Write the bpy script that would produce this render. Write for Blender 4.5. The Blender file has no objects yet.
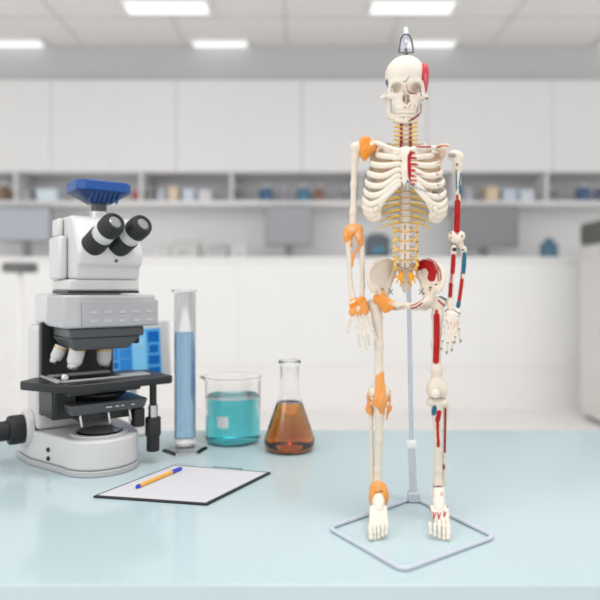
import bpy, bmesh, math, random
import numpy as np
from mathutils import Vector, Matrix

random.seed(7)
C = bpy.context.scene.collection
SC = bpy.context.scene
PI = math.pi

# ------------------------------------------------------------------ camera, world, lights, exposure
CAM_Z, FPX, HZN = 0.42, 600.0, 290.0          # eye height over the bench top, focal length in px, horizon row
cd = bpy.data.cameras.new('camera')
cam = bpy.data.objects.new('camera', cd)
C.objects.link(cam)
cam.location = (0, 0, CAM_Z)
cam.rotation_euler = (PI / 2, 0, 0)
cd.sensor_width = 36
cd.lens = 36
cd.shift_y = -(300 - HZN) / 600
cd.clip_start, cd.clip_end = 0.02, 60
cd.dof.use_dof = True
cd.dof.focus_distance = 1.22
cd.dof.aperture_fstop = 36 / 1000 / 0.020
SC.camera = cam

w = bpy.data.worlds.new('world')
SC.world = w
w.use_nodes = True
bg = w.node_tree.nodes['Background']
bg.inputs[0].default_value = (1.0, 0.99, 0.985, 1)
bg.inputs[1].default_value = 1.0

SC.view_settings.view_transform = 'Standard'
SC.view_settings.look = 'None'
SC.view_settings.gamma = 1
SC.view_settings.use_curve_mapping = False
SC.view_settings.exposure = 0.04


def area(name, loc, rot, sx, sy, power, col=(1, 1, 1)):
    l = bpy.data.lights.new(name, 'AREA')
    l.shape = 'RECTANGLE'
    l.size, l.size_y, l.energy, l.color = sx, sy, power, col
    o = bpy.data.objects.new(name, l)
    C.objects.link(o)
    o.location, o.rotation_euler = loc, rot
    return o


area('added_side_light', (-3.2, -1.2, 2.2), (math.radians(62), 0, math.radians(-52)), 2.4, 2.0, 40)  # unseen lamp added at the left for directional shading, no window is built
area('added_top_light', (.5, .75, 2.85), (0, 0, 0), 1.6, .6, 42)  # unseen lamp added above the bench to shade the skeleton from the top


# ------------------------------------------------------------------ helpers
def lin(h):
    h = h.lstrip('#')
    out = []
    for i in (0, 2, 4):
        c = int(h[i:i + 2], 16) / 255
        out.append(c / 12.92 if c <= .04045 else ((c + .055) / 1.055) ** 2.4)
    return tuple(out)


def mat(name, col, rough=.5, metal=0., var=.04, scale=30., spec=.5, emit=0., coat=0.):
    m = bpy.data.materials.new(name)
    m.use_nodes = True
    nt = m.node_tree
    b = nt.nodes['Principled BSDF']
    c = lin(col) if isinstance(col, str) else col
    b.inputs['Roughness'].default_value = rough
    b.inputs['Metallic'].default_value = metal
    b.inputs['Specular IOR Level'].default_value = spec
    b.inputs['Coat Weight'].default_value = coat
    tc = nt.nodes.new('ShaderNodeTexCoord')
    n = nt.nodes.new('ShaderNodeTexNoise')
    n.inputs['Scale'].default_value = scale
    r = nt.nodes.new('ShaderNodeValToRGB')
    r.color_ramp.elements[0].color = tuple(x * (1 - var) for x in c) + (1,)
    r.color_ramp.elements[1].color = tuple(min(1, x * (1 + var)) for x in c) + (1,)
    nt.links.new(tc.outputs['Object'], n.inputs['Vector'])
    nt.links.new(n.outputs['Fac'], r.inputs['Fac'])
    nt.links.new(r.outputs['Color'], b.inputs['Base Color'])
    if emit:
        nt.links.new(r.outputs['Color'], b.inputs['Emission Color'])
        b.inputs['Emission Strength'].default_value = emit
    return m


def attr_mat(name, rough=.45, emit=0., var=.05, scale=120):
    """colour comes from the 'paint' colour attribute, broken up by a faint noise"""
    m = bpy.data.materials.new(name)
    m.use_nodes = True
    nt = m.node_tree
    b = nt.nodes['Principled BSDF']
    b.inputs['Roughness'].default_value = rough
    b.inputs['Specular IOR Level'].default_value = .3
    a = nt.nodes.new('ShaderNodeAttribute')
    a.attribute_name = 'paint'
    tc = nt.nodes.new('ShaderNodeTexCoord')
    n = nt.nodes.new('ShaderNodeTexNoise')
    n.inputs['Scale'].default_value = scale
    mr = nt.nodes.new('ShaderNodeMapRange')
    mr.inputs['To Min'].default_value = 1 - var
    mr.inputs['To Max'].default_value = 1 + var
    mx = nt.nodes.new('ShaderNodeVectorMath')
    mx.operation = 'SCALE'
    nt.links.new(tc.outputs['Object'], n.inputs['Vector'])
    nt.links.new(n.outputs['Fac'], mr.inputs['Value'])
    nt.links.new(a.outputs['Color'], mx.inputs[0])
    nt.links.new(mr.outputs['Result'], mx.inputs['Scale'])
    nt.links.new(mx.outputs[0], b.inputs['Base Color'])
    if emit:
        nt.links.new(a.outputs['Color'], b.inputs['Emission Color'])
        b.inputs['Emission Strength'].default_value = emit
    return m


def glass_mat(name, col=(1, 1, 1), ior=1.45, rough=0.0):
    m = bpy.data.materials.new(name)
    m.use_nodes = True
    b = m.node_tree.nodes['Principled BSDF']
    b.inputs['Base Color'].default_value = tuple(col) + (1,)
    b.inputs['Roughness'].default_value = rough
    b.inputs['IOR'].default_value = ior
    b.inputs['Transmission Weight'].default_value = 1
    return m


def liquid_mat(name, col, density, ior=1.33):
    m = bpy.data.materials.new(name)
    m.use_nodes = True
    nt = m.node_tree
    b = nt.nodes['Principled BSDF']
    b.inputs['Base Color'].default_value = (1, 1, 1, 1)
    b.inputs['Roughness'].default_value = 0
    b.inputs['IOR'].default_value = ior
    b.inputs['Transmission Weight'].default_value = 1
    v = nt.nodes.new('ShaderNodeVolumeAbsorption')
    v.inputs['Color'].default_value = tuple(col) + (1,)
    v.inputs['Density'].default_value = density
    nt.links.new(v.outputs[0], nt.nodes['Material Output'].inputs['Volume'])
    return m


WORLD = {}


def put(o, parent, loc):
    """loc in world unless parent is rotated (then in the parent's own axes)"""
    C.objects.link(o)
    if parent is not None:
        o.parent = parent
    o.location = loc


def tag(o, label=None, cat=None, group=None, kind=None):
    if label:
        o['label'] = label
    if cat:
        o['category'] = cat
    if group:
        o['group'] = group
    if kind:
        o['kind'] = kind
    return o


def thing(name, label, cat, loc=(0, 0, 0), rz=0., group=None):
    o = bpy.data.objects.new(name, None)
    o.empty_display_size = .02
    C.objects.link(o)
    o.location = loc
    o.rotation_euler = (0, 0, rz)
    return tag(o, label, cat, group)


class MB:
    """collects shapes in the coordinates of the thing they belong to"""

    def __init__(s):
        s.v, s.f, s.sm, s.col = [], [], [], []

    def add(s, vs, fs, smooth=False, col=None):
        n = len(s.v)
        s.v += [tuple(map(float, p)) for p in vs]
        s.f += [tuple(int(i) + n for i in f) for f in fs]
        s.sm += [smooth] * len(fs)
        s.col += [col if col else (.8, .8, .8)] * len(vs)
        return s

    def box(s, x0, x1, y0, y1, z0, z1, col=None):
        vs = [(x, y, z) for z in (z0, z1) for y in (y0, y1) for x in (x0, x1)]
        return s.add(vs, [(0, 2, 3, 1), (4, 5, 7, 6), (0, 1, 5, 4), (2, 6, 7, 3), (0, 4, 6, 2), (1, 3, 7, 5)], False, col)

    def prism(s, poly, z0, z1, poly2=None, col=None):
        n = len(poly)
        q = poly2 or poly
        vs = [(x, y, z0) for x, y in poly] + [(x, y, z1) for x, y in q]
        fs = [(i, (i + 1) % n, n + (i + 1) % n, n + i) for i in range(n)]
        return s.add(vs, fs + [tuple(range(n))[::-1], tuple(range(n, 2 * n))], False, col)

    def extr_x(s, prof, x0, x1, col=None):
        """profile in (y,z) pushed along x"""
        n = len(prof)
        vs = [(x0, y, z) for y, z in prof] + [(x1, y, z) for y, z in prof]
        fs = [(i, (i + 1) % n, n + (i + 1) % n, n + i) for i in range(n)]
        return s.add(vs, fs + [tuple(range(n))[::-1], tuple(range(n, 2 * n))], False, col)

    def lathe(s, prof, c=(0, 0, 0), axis=(0, 0, 1), n=40, smooth=True, col=None, cap=True):
        ax = Vector(axis).normalized()
        q = Vector((0, 0, 1)).rotation_difference(ax)
        vs, fs = [], []
        for r, z in prof:
            for k in range(n):
                t = 2 * PI * k / n
                p = q @ Vector((r * math.cos(t), r * math.sin(t), z)) + Vector(c)
                vs.append(p)
        m = len(prof)
        for i in range(m - 1):
            for k in range(n):
                a, b = i * n + k, i * n + (k + 1) % n
                fs.append((a, b, b + n, a + n))
        if cap:
            if prof[0][0] > 1e-6:
                fs.append(tuple(range(n))[::-1])
            if prof[-1][0] > 1e-6:
                fs.append(tuple(range((m - 1) * n, m * n)))
        return s.add(vs, fs, smooth, col)

    def tube(s, pts, rad, n=10, sub=6, smooth=True, flat=1., up=None, col=None, closed=False):
        P = catmull(pts, sub, closed)
        if not hasattr(rad, '__len__'):
            R = [rad] * len(P)
        else:
            R = list(np.interp(np.linspace(0, len(rad) - 1, len(P)), range(len(rad)), rad))
        vs, fs = [], []
        N = len(P)
        U = None
        for i in range(N):
            a, b = (P[(i - 1) % N], P[(i + 1) % N]) if closed else (P[max(i - 1, 0)], P[min(i + 1, N - 1)])
            T = (b - a) / (np.linalg.norm(b - a) + 1e-12)
            if up is not None:
                U = np.array(up, float)
            elif U is None:
                U = np.array((0, 0, 1.)) if abs(T[2]) < .9 else np.array((0, 1., 0))
            U = U - T * (U @ T)
            U /= np.linalg.norm(U) + 1e-12
            W = np.cross(T, U)
            for k in range(n):
                t = 2 * PI * k / n
                vs.append(P[i] + U * (R[i] * math.cos(t)) + W * (R[i] * flat * math.sin(t)))
        for i in range(N if closed else N - 1):
            for k in range(n):
                a, b = i * n + k, i * n + (k + 1) % n
                c_, d_ = ((i + 1) % N) * n + k, ((i + 1) % N) * n + (k + 1) % n
                fs.append((a, b, d_, c_))
        if not closed:
            fs += [tuple(range(n))[::-1], tuple(range((N - 1) * n, N * n))]
        return s.add(vs, fs, smooth, col)

    def build(s, name, m, parent=None, bevel=0., seg=2, paint=False, origin=None, base=None):
        """base = world/parent location of parent when the verts are in world space"""
        V = np.array(s.v, float)
        lo, hi = V.min(0), V.max(0)
        c = np.array(origin) if origin is not None else np.array(((lo[0] + hi[0]) / 2, (lo[1] + hi[1]) / 2, lo[2]))
        me = bpy.data.meshes.new(name)
        me.from_pydata([tuple(p) for p in V - c], [], s.f)
        me.polygons.foreach_set('use_smooth', s.sm)
        if paint:
            set_paint(me, s.col)
        bm = bmesh.new()
        bm.from_mesh(me)
        bmesh.ops.recalc_face_normals(bm, faces=bm.faces)
        bm.to_mesh(me)
        bm.free()
        if any(s.sm):
            me.set_sharp_from_angle(angle=math.radians(48))
        me.materials.append(m)
        o = bpy.data.objects.new(name, me)
        off = np.array(base if base is not None else (0, 0, 0), float)
        if base is None and parent is not None and parent.parent is not None:   # a sub-part: the part's own place in its thing
            off = off + np.array(parent.location)
        put(o, parent, tuple(c - off))
        if bevel:
            b = o.modifiers.new('bevel', 'BEVEL')
            b.width, b.segments, b.limit_method, b.angle_limit = bevel, seg, 'ANGLE', math.radians(35)
            b.harden_normals = False
            for p in me.polygons:
                p.use_smooth = True
            me.set_sharp_from_angle(angle=math.radians(40))
        return o


def set_paint(me, cols):
    a = me.color_attributes.new('paint', 'FLOAT_COLOR', 'POINT')
    arr = np.ones((len(me.vertices), 4), np.float32)
    arr[:, :3] = np.array(cols)
    a.data.foreach_set('color', arr.ravel())


def catmull(pts, sub, closed=False):
    P = [np.array(p, float) for p in pts]
    if len(P) == 2 and not closed:
        return [P[0] + (P[1] - P[0]) * t for t in np.linspace(0, 1, 2 if sub < 3 else 3)]
    out = []
    n = len(P)
    for i in range(n if closed else n - 1):
        if closed:
            a, b, c, d = P[(i - 1) % n], P[i], P[(i + 1) % n], P[(i + 2) % n]
        else:
            b, c = P[i], P[i + 1]
            a = P[i - 1] if i > 0 else 2 * b - c
            d = P[i + 2] if i + 2 < n else 2 * c - b
        for k in range(sub):
            t = k / sub
            out.append(.5 * ((2 * b) + (c - a) * t + (2 * a - 5 * b + 4 * c - d) * t * t + (3 * b - a - 3 * c + d) * t ** 3))
    if not closed:
        out.append(P[-1])
    return out


def at(px, py, Y):
    """the point at depth Y seen at px, py"""
    return np.array(((px - 300) / FPX * Y, Y, CAM_Z - (py - HZN) / FPX * Y))


def gnd(px, py):
    """bench-top point seen at px, py"""
    Y = CAM_Z * FPX / (py - HZN)
    return np.array(((px - 300) / FPX * Y, Y, 0.))


# ------------------------------------------------------------------ materials
M_wall = mat('wall_paint', '#f0f0f0', .7, scale=3, var=.01)
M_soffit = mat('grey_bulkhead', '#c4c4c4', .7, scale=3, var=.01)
M_ceil = mat('ceiling_tile', '#efeeec', .8, scale=8, var=.02)
M_grid = mat('ceiling_grid', '#dad8d6', .6)
M_floor = mat('floor_vinyl', '#f8f5f3', .35, scale=4, var=.03)
M_cab = mat('cabinet_laminate', '#e6e6e6', .4, scale=3, var=.01)
M_niche = mat('shelf_back_grey', '#cbcbcd', .6, scale=3, var=.02)
M_white = mat('white_laminate', '#f8f8f7', .35, scale=3, var=.01)
M_kick = mat('beige_panel', '#faf7f5', .5, scale=3, var=.02)
M_screen_off = mat('screen_grey', '#9fa2a6', .3)
M_mon = mat('monitor_plastic', '#86888b', .4)
M_lamp = mat('lamp_diffuser', '#ffffff', .4, emit=.7, var=0)
M_bench = mat('glass_worktop', '#b8cbcf', .13, scale=2.2, var=.035, spec=.6)
M_benchbody = mat('bench_body', '#e3eaec', .4)
M_plastic = mat('white_instrument_plastic', '#cdcccb', .35, var=.01)
M_lgrey = mat('light_grey_plastic', '#b2b2b4', .4, var=.01)
M_mgrey = mat('panel_grey', '#a3a3a6', .4, var=.01)
M_dgrey = mat('dark_grey_metal', '#4a4d50', .38, var=.03)
M_black = mat('black_enamel', '#17181a', .42, var=.05)
M_rubber = mat('black_rubber', '#1d1f20', .6, var=.05)
M_steel = mat('brushed_steel', '#c9c9c8', .25, metal=1., var=.05)
M_dsteel = mat('dark_steel', '#6f7072', .3, metal=1.)
M_brass = mat('tan_ring', '#c8a874', .35, metal=.4)
M_lens = mat('coated_lens', '#0c0e10', .1, spec=.4)
M_lens2 = mat('eyepiece_lens', '#84878a', .12, spec=.9)
M_blue = mat('blue_anodised', '#07488f', .38, var=.04)
M_dblue = mat('deep_blue_anodised', '#063768', .4, var=.04)
M_glass = glass_mat('clear_glass', (.985, .995, .995), 1.38)
M_liq_blue = liquid_mat('pale_blue_liquid', (.22, .55, .77), 30)
M_liq_teal = liquid_mat('teal_liquid', (.08, .79, .83), 19)
M_liq_amber = liquid_mat('amber_liquid', (.89, .63, .04), 50)
M_mark = mat('white_marking_spot', '#cfd3d2', .7)
M_board = mat('black_clipboard', '#1b1d22', .35)
M_paper = mat('paper', '#cdcdd1', .7, var=.01)
M_pen = mat('yellow_barrel', '#e8a93c', .3)
M_penblue = mat('blue_cap', '#2a43c4', .3)
M_stand = mat('white_coated_tube', '#c3c9d4', .35, var=.01)
M_bone = attr_mat('painted_bone', .42)
M_screen = attr_mat('lit_screen', .2, emit=.12, var=0.)

# ------------------------------------------------------------------ the room behind
FLOOR = -0.75
CEIL = 2.97
YB = 6.5


def struct(name, b, m, bevel=0.):
    return tag(b.build(name, m, None, bevel), kind='structure')


struct('floor', MB().box(-7, 7, -1.5, YB + .2, FLOOR - .1, FLOOR), M_floor)
struct('wall_back', MB().box(-7, 7, YB, YB + .15, FLOOR, CEIL), M_wall)
struct('ceiling', MB().box(-7, 7, 2.5, YB + .15, CEIL, CEIL + .1), M_ceil)
g = MB()
for x in np.arange(-6.5, 6.6, 1.06):
    g.box(x - .012, x + .012, 2.5, YB, CEIL - .006, CEIL + .01)
for y in np.arange(2.9, YB, .9):
    g.box(-7, 7, y - .012, y + .012, CEIL - .006, CEIL + .01)
struct('trim_1', g, M_grid)
# bulkhead strip over the wall cabinets
zc = lambda py, Y: CAM_Z - (py - HZN) / FPX * Y
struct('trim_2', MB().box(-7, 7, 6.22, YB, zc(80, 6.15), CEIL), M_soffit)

# recessed ceiling lights
near_l, far_l = [(167, 5), (412, 5)], [(22, 47), (222, 47), (425, 47), (622, 47)]
names = {0: 'near the front, over the microscope side', 1: 'near the front, above the skull'}
LBL = ['bright recessed ceiling light at the top edge above the microscope',
       'bright recessed ceiling light at the top edge above the skull',
       'far ceiling light in the top left corner by the cabinets',
       'far ceiling light between microscope and skeleton, above the cabinets',
       'far ceiling light just behind the skull and its hanging loop',
       'far ceiling light cut by the right picture edge']
for i, (px, py) in enumerate(near_l + far_l):
    Y = (CEIL - CAM_Z) * FPX / (HZN - py)
    X = (px - 300) / FPX * Y
    hx, hy = (.36, .11) if i < 2 else (.27, .21)
    t = thing('ceiling_light', LBL[i], 'ceiling light', (X, Y, CEIL), 0, 'recessed ceiling lights')
    MB().box(-hx, hx, -hy, hy, -.03, -.012).build('diffuser', M_lamp, t)
    f = MB()
    for a in ((-hx - .03, hx + .03, -hy - .03, -hy), (-hx - .03, hx + .03, hy, hy + .03), (-hx - .03, -hx, -hy, hy), (hx, hx + .03, -hy, hy)):
        f.box(a[0], a[1], a[2], a[3], -.032, -.006)
    f.build('frame', M_white, t)

# wall cabinets: one unit every 1.28 m, two doors each
YC = 6.12
x = -5.76
k = 0
CABPOS = ['at the far left end', 'above the grey monitor beside the microscope', 'above the microscope camera', 'above the beaker', 'directly behind the skull',
          'above the monitor behind the skeleton arm', 'over the blue jar', 'at the far right end', 'beyond the right edge']
x0s = np.arange(-5.1, 4.8, 1.28)
for i, x in enumerate(x0s):
    z0, z1 = zc(172, YC), zc(80, YC)
    t = thing('wall_cabinet', 'pale grey two-door wall cabinet ' + CABPOS[i], 'cabinet', (x + .64, YC, z0), 0, 'wall cabinets')
    MB().box(-.638, .638, .02, .36, .0, z1 - z0).build('body', M_cab, t)
    for sx in (-1, 1):
        d = MB().box(min(sx * .0003, sx * .6375), max(sx * .0003, sx * .6375), 0, .0195, .001, z1 - z0 - .001).build('door', M_cab, t, .0008)
        h = MB().box(-.006, .006, -.012, 0, 0, .12)
        ho = h.build('handle', M_cab, None)
        ho.parent = d
        ho.location = (sx * -.28, -.0096, .05)

# open shelf under the cabinets
zs0, zs1 = zc(205, 6.1), zc(172, 6.1)
t = thing('wall_shelf', 'long grey open shelf below the wall cabinets holding bottles and boxes', 'shelf', (0, 6.3, zs0))
MB().box(-5.1, 5.1, -.2, .2, 0, .045).build('shelf_board', M_cab, t)
MB().box(-5.1, 5.1, .18, .199, .045, zs1 - zs0 - .001).build('back_panel', M_niche, t)
dv = [-4.2, -2.9, -1.62, -.70, .62, 1.58, 2.52, 3.6, 4.7]
for xx in dv:
    MB().box(xx - .012, xx + .012, -.19, .178, .046, zs1 - zs0 - .002).build('divider', M_cab, t)
SH = zs0 + .046


def shelf_x(px, Y=6.2):
    return (px - 300) / FPX * Y


def bottle(px, r, h, col, label, Y=6.22, z=None, name='reagent_bottle', cat='bottle', cap='#e8e8e8', group='bottles on the wall shelf'):
    t = thing(name, label, cat, (shelf_x(px, Y), Y, SH if z is None else z), 0, group)
    MB().lathe([(r, 0), (r, h * .68), (r * .85, h * .76), (r * .42, h * .83), (r * .42, h * .9)], n=20).build('body', mat('bottle_' + col[1:], col, .25), t)
    MB().lathe([(r * .5, h * .9), (r * .5, h), ], n=16).build('cap', mat('cap_' + cap[1:] + col[1:], cap, .4), t)
    return t


def sbox(px, wpx, h, col, label, Y=6.24, z=None, name='storage_box', group='boxes on the wall shelf'):
    wd = wpx / FPX * Y
    t = thing(name, label, 'box', (shelf_x(px, Y), Y, SH if z is None else z), 0, group)
    MB().box(-wd / 2, wd / 2, -.09, .09, 0, h * .8).build('body', mat('box_' + col[1:], col, .5), t, .004)
    MB().box(-wd / 2 - .004, wd / 2 + .004, -.094, .094, h * .8, h).build('lid', mat('boxlid_' + col[1:], col, .4), t, .004)
    return t


bottle(4, .06, .19, '#8a6f5c', 'brown bottle at the far left end of the wall shelf')
bottle(14, .045, .15, '#77706c', 'small grey brown bottle second from the left end of the shelf')
sbox(28, 12, .12, '#a9a9ae', 'grey lidded box on the shelf behind the left monitor')
sbox(50, 20, .13, '#dcebf2', 'pale icy blue box on the shelf left of the microscope camera')
bottle(135, .03, .14, '#b5584c', 'small red brown bottle on the shelf just right of the blue camera')
bottle(149, .045, .15, '#8d8d8d', 'grey bottle on the shelf above the second eyepiece')
bottle(162, .05, .15, '#c8d0de', 'pale bluish bottle on the shelf, left of the cream box')
sbox(175, 10, .15, '#dfcdb2', 'cream coloured box on the shelf above the measuring cylinder')
sbox(190, 12, .13, '#d0d8e6', 'pale blue box on the shelf right of the cream box')
sbox(206, 13, .12, '#d8d9df', 'whitish box on the shelf above the beaker')
bottle(236, .06, .16, '#7c7c7e', 'dark grey bottle on the shelf in the first grey bay')
bottle(266, .075, .17, '#4c6b8d', 'blue bottle on the shelf above the middle monitor')
bottle(284, .05, .15, '#9b95a3', 'greyish violet bottle on the shelf between two blue bottles')
bottle(304, .075, .17, '#55809a', 'teal blue bottle on the shelf left of the brown bottle')
bottle(319, .055, .17, '#8a6a58', 'brown bottle on the shelf right of the teal blue bottle')
bottle(345, .05, .15, '#8c8c92', 'grey bottle on the shelf behind the raised bone shoulder of the skeleton')
bottle(468, .05, .15, '#b9bdc9', 'pale grey bottle on the shelf just right of the painted arm')
sbox(490, 12, .15, '#ddc9ac', 'cream box on the shelf to the right of the painted arm')
sbox(507, 14, .13, '#c9d5e4', 'pale blue box on the shelf beside the right hand cream box')
sbox(524, 14, .12, '#d6dce6', 'whitish blue box on the shelf above the right monitor edge')
bottle(553, .055, .15, '#858587', 'dark grey bottle on the shelf above the small blue jar')
bottle(583, .075, .18, '#52678c', 'dark blue bottle on the shelf near the right picture edge')
bottle(600, .06, .17, '#6b6f86', 'slate bottle on the shelf cut by the right picture edge')

# the far counter
YK = 5.85
zk = zc(257, YK)
t = thing('laboratory_counter', 'long white laboratory counter along the back wall carrying monitors', 'counter', (0, 6.17, FLOOR))
MB().box(-5.4, 5.4, -.32, .32, zk - FLOOR - .05, zk - FLOOR).build('countertop', M_white, t, .006)
MB().box(-5.4, 5.4, -.28, .32, .0, zc(366, YK) - FLOOR).build('lower_panel', M_kick, t)
xe = list(np.arange(-5.4, 5.41, 1.2))
for a, b in zip(xe[:-1], xe[1:]):
    d = MB().box(a + .0006, b - .0006, -.3, .3, zc(366, YK) - FLOOR + .001, zk - FLOOR - .052).build('front_panel', M_white, t, .001)


def monitor(px0, px1, py0, py1, label, Y=5.98, col=None, pole=.0):
    a, b = at(px0, py1, Y), at(px1, py0, Y)
    cx = (a[0] + b[0]) / 2
    t = thing('monitor', label, 'monitor', (cx, Y, zk), 0, 'computer monitors on the far counter')
    hw, z0, z1 = (b[0] - a[0]) / 2, a[2] - zk, b[2] - zk
    c = MB().box(-hw, hw, 0, .04, z0, z1).build('casing', M_mon, t, .006)
    MB().box(-hw + .015, hw - .015, -.003, .0, z0 + .02, z1 - .015).build('screen', col or M_screen_off, t)
    MB().box(-.04 + pole, .04 + pole, .04, .07, .012, z0 + .1).build('neck', M_mon, t)
    MB().prism([(-.13 + pole, -.04), (.13 + pole, -.04), (.13 + pole, .12), (-.13 + pole, .12)], 0, .012).build('foot', M_lgrey, t, .004)


monitor(-22, 51, 207, 242, 'pale blue grey monitor on the counter behind the microscope', col=mat('screen_blue_grey', '#b3bac2', .3), pole=.1)
monitor(265, 313, 206, 246, 'grey monitor in the middle, between the flask and the skeleton')
monitor(452, 519, 206, 248, 'wide dark grey monitor right of the painted skeleton arm', col=mat('screen_dark_grey', '#8b8c8e', .3))

# other things on the counter
t = thing('centrifuge', 'dark slate benchtop centrifuge on the counter behind the rib cage', 'lab machine', (shelf_x(377, 5.98), 5.98, zk))
MB().box(-.12, .12, -.1, .12, .015, .2).build('body', mat('slate_plastic', '#5a626c', .4), t, .02, 3)
MB().lathe([(.1, .2), (.1, .22), (.06, .24)], (0, 0, 0), n=24).build('lid', mat('slate_lid', '#6f7780', .4), t)
MB().box(-.05, .05, -.104, -.1, .05, .09).build('control_panel', mat('teal_panel', '#3f8fb5', .4), t)
for sx in (-.09, .09):
    MB().lathe([(.015, 0), (.015, .015)], (sx, 0, 0), n=12).build('foot', M_rubber, t)
bottle(549, .085, .19, '#4f7890', 'small teal blue jar standing on the counter right of the wide monitor', 5.95, zk, 'jar', 'jar', '#5d7f92', 'jars on the far counter')
for i, (px, wpx, h, c, lb) in enumerate([(186, 26, .17, '#d3d3d1', 'light grey box shaped apparatus on the counter above the measuring cylinder'),
                                         (218, 20, .13, '#c3c4c4', 'low grey apparatus on the counter above the beaker'),
                                         (240, 16, .15, '#d8d9d9', 'whitish apparatus on the counter left of the middle monitor'),
                                         (165, 14, .12, '#e2e2e2', 'small white apparatus on the counter next to the eyepieces')]):
    wd = wpx / FPX * 6
    t = thing('bench_apparatus', lb, 'lab machine', (shelf_x(px, 5.98), 5.98, zk), 0, 'pale apparatus on the far counter')
    MB().extr_x([(-.1, 0), (.12, 0), (.12, h), (-.02, h), (-.1, h * .55)], -wd / 2, wd / 2).build('body', mat('app_' + str(i), c, .5), t, .01)
    MB().box(-wd / 4, wd / 4, -.104, -.1, h * .2, h * .4).build('front_plate', M_lgrey, t)

# stool at the left and instrument at the right
Y = 5.0
zt = zc(263, Y)
t = thing('stool', 'laboratory stool with a dark grey round seat in front of the far counter', 'stool', (shelf_x(20, Y), Y, FLOOR))
hs = zt - FLOOR
MB().lathe([(.02, hs - .085), (.13, hs - .08), (.14, hs - .05), (.135, hs - .01), (.12, hs)], n=32).build('seat', mat('stool_grey', '#717171', .6), t)
MB().lathe([(.022, .08), (.022, hs - .08)], n=16).build('column', M_white, t)
MB().tube([(.17 * math.cos(a), .17 * math.sin(a), .42) for a in np.linspace(0, 2 * PI, 12, endpoint=False)], .009, closed=True).build('foot_ring', M_white, t)
for k in range(5):
    a = 2 * PI * k / 5
    lg = MB().tube([(.02 * math.cos(a), .02 * math.sin(a), .1), (.27 * math.cos(a), .27 * math.sin(a), .06)], .016).build('leg', M_white, t)
    MB().lathe([(.025, 0), (.03, .02), (.025, .05)], (.27 * math.cos(a), .27 * math.sin(a), 0), n=12).build('caster', M_lgrey, t)
t = thing('floor_instrument', 'grey floor standing instrument with a dark top cut by the right edge', 'lab machine', (shelf_x(640, 5.3), 5.3, FLOOR))
za, zb_ = zc(290, 5.3) - FLOOR, zc(221, 5.3) - FLOOR
zm = zc(244, 5.3) - FLOOR
MB().box(-.42, .42, -.25, .25, .03, zm).build('body', mat('instrument_pale', '#dfdddb', .5), t, .02)
MB().box(-.42, .42, -.25, .25, zm + .001, zb_).build('top_unit', mat('instrument_dark', '#62645f', .45), t, .03, 3)
MB().box(-.38, .38, -.2, .2, 0, .03).build('plinth', M_dgrey, t)

# ------------------------------------------------------------------ the bench
t = thing('laboratory_bench', 'pale blue glass topped laboratory bench across the foreground', 'bench', (0, 1.33, FLOOR))
yb0, yb1 = CAM_Z * FPX / (585 - HZN) - 1.33, CAM_Z * FPX / (430 - HZN) - 1.33
wt = MB().box(-1.9, 1.9, yb0, yb1, -FLOOR - .03, -FLOOR).build('worktop', M_bench, t, .002)
MB().box(-1.85, 1.85, yb0 + .04, yb1 - .03, .1, -FLOOR - .0305).build('body', M_benchbody, t)
MB().box(-1.8, 1.8, yb0 + .1, yb1 - .06, 0, .0995).build('plinth', M_lgrey, t)
# ------------------------------------------------------------------ microscope (own axes: x right, -y front)
TH = math.radians(38)
MO = (-.476, 1.428)
mic = thing('microscope', 'white research microscope with blue top camera and black stage standing on the glass bench', 'microscope', (MO[0], MO[1], 0), TH)


def front_arc(r, a0, a1, n=28, cx=0, cy=0):
    return [(cx + r * math.cos(math.radians(a0 + (a1 - a0) * k / n)), cy + r * math.sin(math.radians(a0 + (a1 - a0) * k / n))) for k in range(n + 1)]


def foot_poly(r, e=0.):
    return front_arc(r, 180 + 4, 360 - 4) + [(.098 + e, .06), (.1 + e, .215 + e), (-.135 - e, .215 + e), (-.128 - e, .12)]


BT = .0817
base = MB().prism(foot_poly(.088), .014, BT).build('base', M_plastic, mic, .006, 3)
MB().prism(foot_poly(.0905, .002), .0005, .0135).build('base_trim', M_lgrey, base, .002)
MB().prism(front_arc(.066, 0, 360, 40)[:-1], BT + .0002, BT + .004).build('port_ring', M_plastic, base, .0015)
MB().lathe([(.001, BT + .0052), (.044, BT + .0056), (.052, BT + .0066), (.055, BT + .0042)], n=48, cap=False).build('light_port', M_lens, base)
for k in range(2):
    bt = MB().lathe([(.0052, 0), (.0052, .003), (.0042, .0042)], (-.1043, .046, .0475 - .0205 * k), (-1, -.33, 0), 20)
    bt.build('power_button', M_black, base)
# upright
MB().box(-.118, .075, .1, .188, BT + .0005, .335).build('column', M_plastic, mic, .012, 3)
sil = [(-.112, BT + .04), (.062, BT + .04), (.062, .333), (-.07, .333), (-.08, .342), (-.085, .35), (-.092, .36), (-.1, .355), (-.104, .345), (-.112, .34)]
bp = MB()
vs = [(x, .078, z) for x, z in sil] + [(x, .0995, z) for x, z in sil]
n = len(sil)
bp.add(vs, [(i, (i + 1) % n, n + (i + 1) % n, n + i) for i in range(n)] + [tuple(range(n)), tuple(range(n, 2 * n))[::-1]])
bp.build('black_front_plate', M_black, mic, .002)
fk = MB().lathe([(.045, 0), (.045, .012), (.042, .016)], (-.119, .15, .082), (-1, 0, 0), 36).build('focus_collar', M_plastic, mic)
fn = MB().lathe([(.034, .0165), (.035, .02), (.035, .045), (.033, .05), (.0235, .051), (.0235, .088), (.021, .091)], (-.119, .15, .082), (-1, 0, 0), 36).build('focus_knob', M_rubber, mic)
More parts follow.
